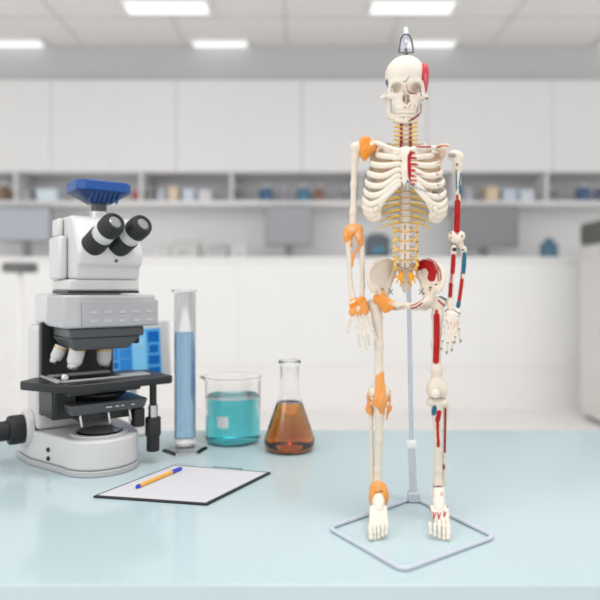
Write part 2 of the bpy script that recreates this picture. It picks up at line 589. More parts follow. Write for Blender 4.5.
# arm with the key panel
MB().box(-.106, .108, .055, .17, .3355, .4115).build('rear_arm', M_plastic, mic, .012, 3)
arm = MB().box(-.107, .108, -.075, .0545, .335, .409).build('arm_housing', M_lgrey, mic, .006, 3)
pn = MB().box(-.068, .112, -.081, -.0752, .337, .397).build('key_panel', M_mgrey, arm, .003)
for r_ in range(2):
    for c_ in range(5):
        MB().box(-.052 + .033 * c_, -.034 + .033 * c_, -.0822, -.0805, .347 + .02 * r_, .354 + .02 * r_).build('key', M_lgrey, arm)
# nosepiece and objectives
nose = MB().prism([(-.09, -.065), (.083, -.065), (.083, .06), (-.09, .06)], .312, .3345)
nose.build('nosepiece', M_dgrey, mic, .004)
MB().prism([(-.074, -.05), (.05, -.05), (.05, .05), (-.074, .05)], .283, .3115, [(-.084, -.06), (.077, -.06), (.077, .055), (-.094, .055)]).build('turret', M_dgrey, mic, .003)
MB().lathe([(.006, 0), (.006, .02), (.009, .02), (.009, .03)], (.052, -.03, .3), (1, 0, 0), 18).build('turret_pin', M_black, mic)


def objective(x, y, z, tx, ty, s=1.):
    ax = (tx, ty, -1)
    o = MB().lathe([(.017 * s, 0), (.017 * s, .012 * s), (.0165 * s, .013 * s), (.0165 * s, .03 * s), (.013 * s, .038 * s)], (x, y, z), ax, 30).build('objective', M_plastic, mic)
    q = Vector((0, 0, 1)).rotation_difference(Vector(ax).normalized())
    for nm, m, pr in (('colour_ring', M_brass, [(.0172 * s, .004 * s), (.0175 * s, .006 * s), (.0172 * s, .009 * s)]),
                      ('tip', M_steel, [(.0128 * s, .0385 * s), (.0125 * s, .045 * s), (.009 * s, .049 * s)])):
        b = MB().lathe(pr, (0, 0, 0), ax, 30)
        ob = b.build(nm, m, None)
        lo = ob.location.copy()
        ob.parent = o
        ob.location = lo + Vector((x, y, z)) - o.location


objective(-.058, -.02, .288, -.28, -.1, 1.05)
objective(-.085, .012, .29, -.45, .1, .85)
objective(.008, -.005, .284, 0, 0, 1.)
# stage with its slide holder
sp = [(-.112, -.088), (-.1, -.096), (.135, -.096), (.145, -.088), (.145, .05), (.1, .077), (-.13, .077), (-.168, .04), (-.17, .022)]
stage = MB().prism(sp, .196, .214).build('stage', M_black, mic, .003)
hd = MB()
for a in ((-.11, .045, .052, .075), (-.11, .045, -.052, -.044), (-.115, -.1, -.052, .075), (.04, .105, -.05, -.005)):
    hd.box(a[0], a[1], a[2], a[3], .2143, .2185)
hd.build('slide_holder', M_lgrey, stage, .0008)
MB().lathe([(.008, .2187), (.008, .226), (.005, .231)], (-.09, -.03, 0), n=20).build('holder_screw', M_steel, stage)
MB().lathe([(.001, .2142), (.02, .2144)], (.0, -.005, 0), n=32, cap=False).build('stage_opening', M_lens, stage)
MB().extr_x([(-.06, .1955), (.07, .1955), (.07, .19), (.05, .18), (-.05, .182)], -.09, .08).build('stage_carrier', M_dgrey, mic, .003)
hr = MB().lathe([(.0085, 0), (.0085, .054)], (.112, -.05, .142), n=24).build('stage_handle', M_black, mic)
for nm, m, pr in (('silver_sleeve', M_steel, [(.0115, -.03), (.0115, -.001)]), ('upper_knob', M_rubber, [(.0185, -.074), (.0185, -.032), (.017, -.0305)]), ('lower_knob', M_rubber, [(.015, -.112), (.0155, -.11), (.0155, -.0745)])):
    ob = MB().lathe(pr, (0, 0, 0), n=32).build(nm, m, None)
    z = ob.location.z
    ob.parent = hr
    ob.location = (0, 0, z)
# condenser and its carriage below the stage
MB().box(-.115, -.06, -.02, .0775, BT + .045, .1955).build('focus_block', M_black, mic, .004)
MB().extr_x([(-.03, .1955), (-.012, .1955), (-.006, .13), (-.02, .13)], -.112, -.1).build('carrier_bracket', M_black, mic, .002)
MB().lathe([(.03, .0), (.055, .006), (.062, .014), (.062, .0155)], (0, 0, .164), n=48).build('condenser_lens_mount', M_black, mic)
cond = MB().prism([(-.085, -.062), (.086, -.062), (.086, .05), (-.085, .05)], .139, .1638, [(-.092, -.068), (.092, -.068), (.092, .05), (-.092, .05)]).build('condenser', M_dgrey, mic, .005, 3)
mk = MB()
for a, b in ((-.01, .004), (.012, .02), (.026, .032), (.05, .058)):
    mk.box(a, b, -.0686, -.066, .151, .1535)
mk.build('scale_marks', M_plastic, cond)
MB().box(-.06, .06, -.04, .07, .118, .1385).build('filter_slide', M_black, mic, .003)
for a in (-.064, -.0, .05):
    MB().tube([(a, -.055, .1385), (a, -.06, .126), (a + .002, -.06, .114)], .0028).build('aperture_lever', M_steel, mic)
MB().box(.062, .088, -.06, -.03, BT + .012, .1385).build('condenser_knob_arm', M_black, mic, .004)
# trinocular head
MB().prism([(-.088, -.048), (.077, -.048), (.077, .09), (-.084, .09)], .4125, .4185).build('dovetail', M_black, mic)
MB().prism([(-.087, -.05), (.077, -.05), (.077, .095), (-.083, .095)], .419, .444).build('head_ring', M_plastic, mic, .004)
head = MB().extr_x([(-.052, .4445), (.13, .4445), (.13, .575), (.1, .592), (-.01, .592), (-.03, .585), (-.075, .505), (-.07, .478), (-.056, .472)], -.074, .078).build('trinocular_head', M_plastic, mic, .008, 3)
MB().box(-.094, -.0745, .0, .085, .445, .545).build('side_housing', M_plastic, mic, .006)
MB().box(-.088, -.0745, .03, .08, .5452, .588).build('side_tower', M_plastic, mic, .005)
MB().lathe([(.004, 0), (.004, .002)], (.012, -.0708, .487), (0, -1, .1), 14).build('head_screw', M_dgrey, mic)


def eyepiece(x0, z0, x1, z1, y0=-.025, y1=-.155):
    p0, p1 = Vector((x0, y0, z0)), Vector((x1, y1, z1))
    ax = (p1 - p0).normalized()
    Ln = (p1 - p0).length
    t = MB().lathe([(.027, 0), (.027, Ln * .52), (.0255, Ln * .53)], p0, ax, 40).build('eyepiece_tube', M_rubber, mic)
    q = [('white_ring', M_plastic, [(.0235, Ln * .531), (.0245, Ln * .54), (.0245, Ln * .72), (.0235, Ln * .725)]),
         ('eyecup', M_rubber, [(.0245, Ln * .726), (.0262, Ln * .74), (.0262, Ln * .9), (.0235, Ln * .97), (.0205, Ln), (.0165, Ln), (.0145, Ln * .975)]),
         ('eye_lens', M_lens2, [(.0005, Ln * .984), (.0115, Ln * .981), (.0138, Ln * .976)])]
    for nm, m, pr in q:
        ob = MB().lathe(pr, p0, ax, 40).build(nm, m, None)
        lo = ob.location.copy()
        ob.parent = t
        ob.location = lo - t.location


eyepiece(-.0435, .507, -.0184, .5693, -.035, -.15)
eyepiece(.014, .507, .0455, .5693, -.035, -.15)
# phototube and blue camera
MB().lathe([(.021, .5925), (.021, .609), (.019, .6105)], (.008, .03, 0), n=40).build('photo_tube', M_steel, mic)
MB().lathe([(.018, .611), (.018, .628)], (.008, .03, 0), n=40).build('adapter', M_dgrey, mic)
cx, cy = .008, .03
q = lambda hx, hy, ch: [(cx - hx + ch, cy - hy), (cx + hx - ch, cy - hy), (cx + hx, cy - hy + ch), (cx + hx, cy + hy - ch), (cx + hx - ch, cy + hy), (cx - hx + ch, cy + hy), (cx - hx, cy + hy - ch), (cx - hx, cy - hy + ch)]
camb = MB().prism(q(.066, .055, .018), .653, .6775).build('camera_body', M_blue, mic, .003)
MB().prism(q(.026, .024, .008), .6285, .6525, q(.063, .052, .018)).build('camera_taper', M_dblue, mic, .001)
for k in range(-3, 4):
    e = MB()
    x = k * .0085
    e.extr_x([(-.004, 0), (.0015, 0), (-.0225, .0235), (-.028, .0235)], -.0018, .0018)
    ob = e.build('cooling_fin', M_blue, None)
    ob.parent = mic
    for v in ob.data.vertices:
        v.co.x *= 1
    ob.location = (cx + x * 1.3, cy - .0385, .6285)

# ------------------------------------------------------------------ display beside the microscope
DY = 1.74
dp = at(140, 353, DY)
t = thing('display', 'small white display with a blue interface standing behind the microscope stage', 'display', (dp[0], DY, 0))
pa, pb = at(108, 383, DY), at(171, 322, DY)
hw, z0, z1 = (pb[0] - pa[0]) / 2, pa[2], pb[2]
lean = math.radians(6)
case = MB().box(-hw, hw, 0, .022, 0, z1 - z0).build('casing', M_plastic, t, .005, 3)
case.location = (0, 0, z0)
case.rotation_euler = (-lean, math.radians(-4), 0)
sc_ = MB()
sx0, sx1, sz0, sz1 = -hw + .01, hw - .024, .016, z1 - z0 - .022
PAL = [lin('#4f9fd6'), lin('#1663b0'), lin('#7cc0e6'), lin('#2f7fc8'), lin('#9fd2ec')]
sc_.box(sx0, sx1, -.0012, 0, sz0, sz1, PAL[0])
W_, H_ = sx1 - sx0, sz1 - sz0
for (u0, u1, v0, v1, c) in [(.02, .16, .05, .16, 1), (.02, .16, .22, .34, 1), (.02, .16, .4, .7, 3), (.2, .42, .05, .95, 3), (.45, .72, .05, .95, 2), (.5, .67, .55, .8, 4), (.76, .97, .06, .2, 1), (.76, .97, .26, .44, 1), (.78, .95, .5, .66, 1), (.76, .97, .72, .94, 1), (.2, .42, .6, .62, 4), (.2, .42, .4, .42, 4)]:
    sc_.box(sx0 + u0 * W_, sx0 + u1 * W_, -.0022, -.0012, sz0 + v0 * H_, sz0 + v1 * H_, PAL[c])
so = sc_.build('screen', M_screen, None, paint=True)
lo = so.location.copy()
so.parent = case
so.location = lo - Vector((0, .011, 0))
MB().tube([(-.03, .03, .008), (-.03, .035, z0 + .05)], .012).build('post', M_plastic, t)
MB().prism([(-.075, -.02), (.015, -.02), (.015, .075), (-.075, .075)], 0, .009).build('foot', M_plastic, t, .003)

# ------------------------------------------------------------------ clipboard, paper, pen
cl = [gnd(93, 498), gnd(207, 506), gnd(271, 474), gnd(174, 466.5)]
cc = sum(cl) / 4
ccx = [(p - cc) for p in cl]
t = thing('clipboard', 'thin black clipboard lying on the bench in front of the glassware', 'clipboard', tuple(cc))
MB().prism([(p[0], p[1]) for p in ccx], 0, .0045).build('board', M_board, t, .0012)
e0, e1 = ccx[3], ccx[2]
ed = (e1 - e0) / np.linalg.norm(e1 - e0)
inn = np.array((ed[1], -ed[0], 0))
m0 = e0 + (e1 - e0) * .42
m1 = e0 + (e1 - e0) * .72
c2 = MB().prism([tuple((m0)[:2]), tuple((m0 + inn * .012)[:2]), tuple((m1 + inn * .012)[:2]), tuple(m1[:2])], .0056, .0078)
c2.build('clip', M_steel, t, .0008)
pp = [p * .945 + np.array((0, -.002, 0)) for p in ccx]
pc = tuple(cc + np.array((0, 0, .0046)))
tp = thing('sheet_of_paper', 'blank white sheet of paper on the black clipboard under the pen', 'paper', pc)
MB().prism([(p[0], p[1]) for p in pp], 0, .0008).build('sheet', M_paper, tp)
bpy.data.objects['sheet'].name = 'paper_sheet'
pz = .0046 + .0008 + .0042
A, B = gnd(136.5, 491.5), gnd(181, 472.5)
A[2] = B[2] = 0
mid = (A + B) / 2
dr = (B - A)
Lp = np.linalg.norm(dr)
dr = dr / Lp
t = thing('ballpoint_pen', 'yellow ballpoint pen with a blue cap lying on the white sheet', 'pen', (mid[0], mid[1], pz))
MB().lathe([(.0042, -Lp * .44), (.0042, Lp * .28)], (0, 0, 0), dr, 6, smooth=False).build('barrel', M_pen, t)
MB().lathe([(.0034, -Lp * .5), (.0042, -Lp * .48), (.0042, -Lp * .4401)], (0, 0, 0), dr, 16).build('end_plug', M_penblue, t)
cp = MB().lathe([(.0046, Lp * .2805), (.0048, Lp * .33), (.0046, Lp * .46), (.0036, Lp * .5)], (0, 0, 0), dr, 20).build('cap', M_penblue, t)
sd = np.array((-dr[1], dr[0], 0))
cb = MB().tube([sd * .0058 + dr * Lp * .46, sd * .0062 + dr * Lp * .38, sd * .0058 + dr * Lp * .24], .0013).build('pocket_clip', M_penblue, None)
lo = cb.location.copy()
cb.parent = cp
cb.location = lo - cp.location
# ------------------------------------------------------------------ glassware
# measuring cylinder
Yc = 1.575
sc1 = Yc / FPX
X = (185 - 300) * sc1
zz = lambda py, Y: CAM_Z - (py - HZN) / FPX * Y
r = 10.6 * sc1
zt, zl = zz(290, Yc), zz(331, Yc)
t = thing('measuring_cylinder', 'tall narrow glass measuring cylinder holding pale blue liquid', 'measuring cylinder', (X, Yc, 0))
gl = MB()
wl = .0022
gl.lathe([(0.0005, .016), (r * .8, .016), (r, .022), (r, zt - .006), (r * 1.12, zt - .002), (r * 1.14, zt), (r * 1.05, zt + .001), (r - wl, zt - .006), (r - wl, .034), (r * .6, .0285), (.0005, .028)], n=64)
tb = gl.build('tube', M_glass, t)
for v in tb.data.vertices:        # pouring lip towards the left
    z = v.co.z + tb.location.z
    if z > zt - .004 and v.co.x < -r * .75:
        v.co.x -= .006 * (1 - min(1, abs(v.co.y) / (r * .66)))
MB().lathe([(.0005, .0284), (r * .6, .0289), (r - wl + .0003, .0344), (r - wl + .0003, zl), (.0005, zl - .0008)], n=64).build('liquid', M_liq_blue, t)
gm = MB()
for k in range(24):
    z = .06 + k * (zt - .12) / 24
    a0 = math.radians(-78)
    wd = .35 if k % 5 else .62
    ring = [( (r + .0002) * math.cos(a0 + wd * (i / 6 - .5)), (r + .0002) * math.sin(a0 + wd * (i / 6 - .5))) for i in range(7)]
    vs = [(p[0], p[1], z) for p in ring] + [(p[0], p[1], z + .0009) for p in ring]
    gm.add(vs, [(i, i + 1, i + 8, i + 7) for i in range(6)])
gm.build('graduation_marks', mat('graduation_ink', '#dfe9ee', .5), t)
ft = MB().prism([(23.5 * sc1 * math.cos(PI / 6 * k * 2 + .26), 23.5 * sc1 * math.sin(PI / 6 * k * 2 + .26)) for k in range(6)], 0.0006, .0075, [(20.5 * sc1 * math.cos(PI / 6 * k * 2 + .26), 20.5 * sc1 * math.sin(PI / 6 * k * 2 + .26)) for k in range(6)])
ft.lathe([(r * .95, .0078), (r * .8, .0158)], n=48)
ft.build('foot', M_glass, t, .001)

# beaker
Yf = CAM_Z * FPX / (448 - HZN)
r = 27.3 / FPX * Yf / (1 - 27.3 / FPX)
Yc = Yf + r
sc1 = Yc / FPX
X = (233 - 300) * sc1
r = 27.4 * sc1
zt, zl = zz(376, Yc), zz(396, Yc)
t = thing('beaker', 'wide glass beaker half full of teal blue liquid', 'beaker', (X, Yc, 0))
wl = .0026
gl = MB().lathe([(.0005, .0015), (r * .88, .001), (r * .97, .006), (r, .014), (r, zt - .012), (r * 1.03, zt - .004), (r * 1.06, zt), (r * 1.045, zt + .0012), (r - wl + .001, zt - .01), (r - wl, .016), (r * .93, .0075), (r * .86, .0045), (.0005, .0045)], n=80)
bk = gl.build('vessel', M_glass, t)
for v in bk.data.vertices:
    z = v.co.z + bk.location.z
    if z > zt - .008 and v.co.x < -r * .8 and abs(v.co.y) < r * .3:
        v.co.x -= .012 * (1 - (v.co.y / (r * .3)) ** 2)
MB().lathe([(.0005, .0049), (r * .86, .0049), (r * .935, .0079), (r - wl + .0004, .0162), (r - wl + .0004, zl), (r * .9, zl - .001), (.0005, zl - .001)], n=80).build('liquid', M_liq_teal, t)
mp = MB()
aa = np.linspace(math.radians(-117), math.radians(-93), 9)
zz0, zz1 = zz(428.5, Yf), zz(417, Yf)
vs = [((r + .0003) * math.cos(a), (r + .0003) * math.sin(a), z) for z in (zz0, zz1) for a in aa]
mp.add(vs, [(i, i + 1, i + 10, i + 9) for i in range(8)])
mp.build('marking_spot', M_mark, t)

# conical flask
Yf = CAM_Z * FPX / (456.5 - HZN)
r = 25.2 / FPX * Yf / (1 - 25.2 / FPX)
Yc = Yf + r
sc1 = Yc / FPX
X = (289.5 - 300) * sc1
r = 25.2 * sc1
rn = 9.2 * sc1
z = lambda py: zz(py, Yc)
t = thing('conical_flask', 'conical glass flask with amber brown liquid beside the beaker', 'flask', (X, Yc, 0))
wl = .0024
out = [(.0005, .0015), (r * .8, .001), (r * .9, .004), (r * .985, .014), (r, .024), (r * .975, .036), (rn * 1.25, z(398)), (rn * 1.04, z(390)), (rn, z(384)), (rn, z(367)), (rn * 1.04, z(365)), (rn * 1.22, z(363)), (rn * 1.24, z(361.5)), (rn * 1.16, z(360.5))]
inn_ = [(rn - wl, z(364)), (rn - wl, z(384)), (rn * 1.04 - wl, z(390)), (rn * 1.25 - wl, z(398)), (r * .975 - wl, .036), (r - wl, .024), (r * .975 - wl, .015), (r * .88, .006), (r * .78, .0045), (.0005, .0045)]
MB().lathe(out + inn_, n=80).build('vessel', M_glass, t)
zl = z(402)
k_ = (zl - .036) / (z(398) - .036)
rl = r * .975 + (rn * 1.25 - r * .975) * k_ - wl
MB().lathe([(.0005, .0048), (r * .78, .0048), (r * .882, .0063), (r * .975 - wl + .0004, .0153), (r - wl + .0004, .024), (r * .975 - wl + .0004, .036), (rl + .0004, zl), (rl * .9, zl - .0008), (.0005, zl - .0008)], n=80).build('liquid', M_liq_amber, t)
#@@SKELETON@@
# ------------------------------------------------------------------ skeleton model
# u, v, w: right, down, away, in steps of S metres on the plane Y0
Y0 = 1.10
S = Y0 / FPX


def K(px, py, w_):
    f = (Y0 + w_ * S) / Y0
    return np.array((300 + (px - 300) * f, HZN + (py - HZN) * f, w_))


def to_world(P):
    P = np.asarray(P, float)
    return np.stack([(P[..., 0] - 300) * S, Y0 + P[..., 2] * S, CAM_Z - (P[..., 1] - HZN) * S], -1)


def to_px(P):
    f = Y0 / (Y0 + P[..., 2] * S)
    return 300 + (P[..., 0] - 300) * f, HZN + (P[..., 1] - HZN) * f


def smin(a, b, k):
    h = np.clip(.5 + .5 * (b - a) / k, 0, 1)
    return b * (1 - h) + a * h - k * h * (1 - h)


def smax(a, b, k):
    return -smin(-a, -b, k)


def d_ell(P, c, r, R=None):
    q = P - np.asarray(c)
    if R is not None:
        q = q @ R
    r = np.asarray(r, float)
    k0 = np.sqrt(((q / r) ** 2).sum(-1))
    k1 = np.sqrt(((q / (r * r)) ** 2).sum(-1)) + 1e-9
    return k0 * (k0 - 1) / k1


def d_cap(P, a, b, ra, rb=None, flat=1.):
    """round cone; flat squeezes it along w"""
    rb = ra if rb is None else rb
    a, b = np.array(a, float), np.array(b, float)
    Q = P
    if flat != 1.:
        m = np.array((1, 1, 1 / flat))
        Q = (P - a) * m
        b = (b - a) * m
        a = np.zeros(3)
    pa, ba = Q - a, b - a
    t = np.clip((pa @ ba) / (ba @ ba + 1e-9), 0, 1)
    d = np.sqrt(((pa - t[..., None] * ba) ** 2).sum(-1)) - (ra + (rb - ra) * t)
    return d * (flat if flat < 1 else 1)


def d_chain(P, pts, rs, k=1.5, flat=1.):
    d = None
    for i in range(len(pts) - 1):
        e = d_cap(P, pts[i], pts[i + 1], rs[i], rs[i + 1], flat)
        d = e if d is None else smin(d, e, k)
    return d


def rot(ax, ay, az):
    """columns: axes of the turned frame, angles in degrees about u, v, w"""
    a, b, c = map(math.radians, (ax, ay, az))
    Rx = np.array([[1, 0, 0], [0, math.cos(a), -math.sin(a)], [0, math.sin(a), math.cos(a)]])
    Ry = np.array([[math.cos(b), 0, math.sin(b)], [0, 1, 0], [-math.sin(b), 0, math.cos(b)]])
    Rz = np.array([[math.cos(c), -math.sin(c), 0], [math.sin(c), math.cos(c), 0], [0, 0, 1]])
    return Rz @ Ry @ Rx


def surface_nets(F, o, h):
    nx, ny, nz = F.shape
    ins = F < 0
    cnt = np.zeros((nx - 1, ny - 1, nz - 1), np.int8)
    sl = lambda i, n: slice(i, n - 1 + i)
    for i in (0, 1):
        for j in (0, 1):
            for k in (0, 1):
                cnt += ins[sl(i, nx), sl(j, ny), sl(k, nz)]
    act = (cnt > 0) & (cnt < 8)
    idx = -np.ones(act.shape, np.int64)
    ijk = np.argwhere(act)
    idx[act] = np.arange(len(ijk))
    acc = np.zeros((len(ijk), 3))
    num = np.zeros(len(ijk))
    I, J, Kk = ijk.T
    for ax in range(3):
        for p in (0, 1):
            for q_ in (0, 1):
                a = [0, 0, 0]
                oth = [d for d in range(3) if d != ax]
                a[oth[0]], a[oth[1]] = p, q_
                b = list(a)
                b[ax] = 1
                fa = F[I + a[0], J + a[1], Kk + a[2]]
                fb = F[I + b[0], J + b[1], Kk + b[2]]
                m = (fa < 0) != (fb < 0)
                t = np.where(m, fa / (fa - fb + 1e-12), 0)
                pos = np.tile(np.array(a, float), (len(ijk), 1))
                pos[:, ax] += t
                acc[m] += pos[m]
                num += m
    V = (ijk + acc / num[:, None]) * h + o
    Q = []
    for ax in range(3):
        d1, d2 = [(1, 2), (2, 0), (0, 1)][ax]
        lo = [slice(None)] * 3
        hi = [slice(None)] * 3
        lo[ax], hi[ax] = slice(0, -1), slice(1, None)
        A, B = ins[tuple(lo)], ins[tuple(hi)]
        e = np.argwhere(A != B)
        ok = (e[:, d1] > 0) & (e[:, d2] > 0) & (e[:, d1] < F.shape[d1] - 1) & (e[:, d2] < F.shape[d2] - 1)
        e = e[ok]
        fl = A[tuple(e.T)]

        def cell(s1, s2):
            c = e.copy()
            c[:, d1] -= s1
            c[:, d2] -= s2
            return idx[tuple(c.T)]
        q4 = np.stack([cell(1, 1), cell(0, 1), cell(0, 0), cell(1, 0)], -1)
        q4[~fl] = q4[~fl][:, ::-1]
        Q.append(q4)
    return V, np.concatenate(Q)


BONE = np.array(lin('#dbcfbf'))
IVORY = np.array(lin('#e2d9cb'))
RED = np.array(lin('#a6060e'))
CRIM = np.array(lin('#980d2a'))
TEAL = np.array(lin('#14607a'))
DARK = np.array(lin('#2a2a33'))
ORANGE = np.array(lin('#e29852'))
ORANGE2 = np.array(lin('#e58a24'))
YELL = np.array(lin('#e9c066'))
GREYB = np.array(lin('#6f7d88'))
PURP = np.array(lin('#6a2b50'))
TAN = np.array(lin('#d9b48c'))


def p_seg(x0, y0, x1, y1, r, c, front=True, soft=.5):
    def f(px, py, w_):
        bx, by = x1 - x0, y1 - y0
        t = np.clip(((px - x0) * bx + (py - y0) * by) / (bx * bx + by * by + 1e-9), 0, 1)
        return r - np.hypot(px - x0 - t * bx, py - y0 - t * by)
    return f, c, front, soft


def p_ell(cx, cy, rx, ry, c, ang=0, front=True, soft=.5):
    a = math.radians(ang)

    def f(px, py, w_):
        x = (px - cx) * math.cos(a) + (py - cy) * math.sin(a)
        y = -(px - cx) * math.sin(a) + (py - cy) * math.cos(a)
        k = np.sqrt((x / rx) ** 2 + (y / ry) ** 2)
        return (1 - k) * min(rx, ry)
    return f, c, front, soft


def p_line(pts, r, c, front=True, soft=.5):
    fs = [p_seg(*pts[i], *pts[i + 1], r, c)[0] for i in range(len(pts) - 1)]
    return (lambda px, py, w_: np.max([f(px, py, w_) for f in fs], 0)), c, front, soft


def colours(V, N, base, paint):
    col = np.tile(np.asarray(base, float), (len(V), 1))
    px, py = to_px(V)
    for f, c, front, soft in paint:
        k = np.clip(f(px, py, V[:, 2]) / soft + .5, 0, 1)
        if front:
            k = k * (N[:, 2] < .35)
        col = col * (1 - k[:, None]) + np.asarray(c) * k[:, None]
    return col


def vnormals(V, Q):
    n = np.cross(V[Q[:, 2]] - V[Q[:, 0]], V[Q[:, 3]] - V[Q[:, 1]])
    N = np.zeros_like(V)
    for k in range(4):
        np.add.at(N, Q[:, k], n)
    return N / (np.linalg.norm(N, axis=1, keepdims=True) + 1e-12)


POS = {}


def link_part(o, W, parent):
    """W world position of the part's origin"""
    C.objects.link(o)
    o.parent = parent
    o.location = tuple(np.array(W) - POS[parent.name])
    POS[o.name] = np.array(W, float)
    return o


def raw(name, V, Q, parent, base=BONE, paint=(), m=None, org=None):
    N = vnormals(V, Q) if len(Q[0]) == 4 else None
    W = to_world(V)
    c = (W.min(0) + W.max(0)) / 2 if org is None else to_world(org)
    me = bpy.data.meshes.new(name)
    me.from_pydata((W - c).tolist(), [], Q.tolist())
    me.polygons.foreach_set('use_smooth', [True] * len(me.polygons))
    set_paint(me, colours(V, N, base, paint))
    me.materials.append(m or M_bone)
    o = bpy.data.objects.new(name, me)
    return link_part(o, c, parent)


def sdf(name, f, lo, hi, h, parent, base=BONE, paint=(), m=None, smooth=1, org=None):
    lo, hi = np.array(lo, float), np.array(hi, float)
    n = np.ceil((hi - lo) / h).astype(int) + 1
    G = np.stack(np.meshgrid(*[lo[i] + h * np.arange(n[i]) for i in range(3)], indexing='ij'), -1)
    V, Q = surface_nets(f(G), lo, h)
    return raw(name, V, Q, parent, base, paint, m, org)


def bb(pts, pad):
    p = np.array(pts)
    return p.min(0) - pad, p.max(0) + pad


def chain(name, kp, rs, parent, h=.8, k=1.5, base=BONE, paint=(), extra=None, pad=None, flat=1., cut=None):
    """bone along keypoints (px, py, w) with radii; extra: list of (px, py, w, rx, ry, rz)"""
    pts = [K(*p) for p in kp]
    ex = [(K(*e[:3]), e[3:6]) for e in (extra or [])]
    allp = pts + [c + np.array(r) for c, r in ex] + [c - np.array(r) for c, r in ex]

    def f(P):
        d = d_chain(P, pts, rs, k, flat)
        for c, r in ex:
            d = smin(d, d_ell(P, c, r), k)
        if cut:
            for c_ in cut:
                d = smax(d, -d_ell(P, K(*c_[:3]), c_[3:6]), .6)
        return d
    lo, hi = bb(allp, (max(rs) if pad is None else pad) + 2)
    return sdf(name, f, lo, hi, h, parent, base, paint)


def ktube(name, kp, rad, parent, n=8, sub=5, base=BONE, paint=(), flat=1., up=None, front=True):
    b = MB().tube([K(*p) for p in kp], rad, n, sub, True, flat, up)
    V = np.array(b.v)
    Q4 = [f for f in b.f if len(f) == 4]
    caps = [f for f in b.f if len(f) != 4]
    N = vnormals(V, np.array(Q4))
    W = to_world(V)
    c = (W.min(0) + W.max(0)) / 2
    me = bpy.data.meshes.new(name)
    me.from_pydata((W - c).tolist(), [], Q4 + caps)
    me.polygons.foreach_set('use_smooth', [True] * len(me.polygons))
    bm = bmesh.new()
    bm.from_mesh(me)
    bmesh.ops.recalc_face_normals(bm, faces=bm.faces)
    bm.to_mesh(me)
    bm.free()
    set_paint(me, colours(V, N, base, paint))
    me.materials.append(M_bone)
    return link_part(bpy.data.objects.new(name, me), c, parent)


# --- stand: bent tube frame, pole and hook
sb = [gnd(328.5, 530), gnd(403, 573), gnd(495, 539), gnd(414, 499.5)]
sc0 = sum(sb) / 4
stand = thing('skeleton_stand', 'white tubular stand with a flat square frame base and pole holding the skeleton', 'stand', tuple(sc0))
rT = .0037
cor = []
for i in range(4):
    p, a, b = sb[i] - sc0, sb[i - 1] - sc0, sb[(i + 1) % 4] - sc0
    inw = -p / np.linalg.norm(p)
    p = p + inw * .001
    for q_ in (a, b):
        d = (q_ - p) / np.linalg.norm(q_ - p)
        cor.append(p + d * .014)
        if q_ is a:
            cor.append(p + d * .004 + (b - p) / np.linalg.norm(b - p) * .004)
loop = []
for i in range(12):
    loop.append(cor[i] + np.array((0, 0, rT + .0003)))
    if i % 3 == 2:
        nx_ = cor[(i + 1) % 12]
        for t_ in (.25, .5, .75):
            loop.append(cor[i] + (nx_ - cor[i]) * t_ + np.array((0, 0, rT + .0003)))
MB().tube(loop, rT, 12, 4, closed=True).build('base_frame', M_stand, stand)
pb = sb[3] - sc0
pb = pb * (1 - .012 / np.linalg.norm(pb))
top = at(404.5, 38, 1.16) - sc0
mid_ = at(411.5, 443, 1.197) - sc0
md = MB().lathe([(.0078, 0), (.0078, np.linalg.norm(mid_ - pb))], pb + np.array((0, 0, .002)), mid_ - pb, 24)
md.build('lower_pole', M_stand, stand)
MB().lathe([(.0085, -.009), (.0095, -.006), (.0095, .004), (.007, .007)], mid_, top - mid_, 24).build('pole_collar', mat('white_collar', '#eceef0', .4), stand)
MB().box(pb[0] - .012, pb[0] + .012, pb[1] - .011, pb[1] + .011, .0006, .02).build('pole_socket', M_stand, stand, .003)
hook = at(406, 44, 1.098) - sc0
bend = [mid_ + (top - mid_) * t_ for t_ in (0, .25, .5, .75, .97)]
bend += [at(405.3, 31.5, 1.145) - sc0, at(406, 31, 1.115) - sc0, hook]
MB().tube(bend, [.0048] * 6 + [.0045, .0036], 14, 6).build('upper_pole', M_stand, stand)

# --- the skeleton itself
root_w = gnd(407, 540)
skel = thing('anatomical_skeleton', 'painted plastic human skeleton model hanging over the bench on a white stand', 'skeleton model', tuple(root_w))
POS[skel.name] = np.array(root_w)

# skull --------------------------------------------------------------
SKC = K(405, 85, 2)
RS = rot(0, 0, 0)
ph, yw = math.radians(15), math.radians(4)
Rp = np.array([[1, 0, 0], [0, math.cos(ph), -math.sin(ph)], [0, math.sin(ph), math.cos(ph)]])
Ry_ = np.array([[math.cos(yw), 0, math.sin(yw)], [0, 1, 0], [-math.sin(yw), 0, math.cos(yw)]])
RSK = Rp @ Ry_            # local -> uvw


def loc(P):
    return (P - SKC) @ RSK


def skl(x, y, z):
    return SKC + RSK @ np.array((x, y, z), float)


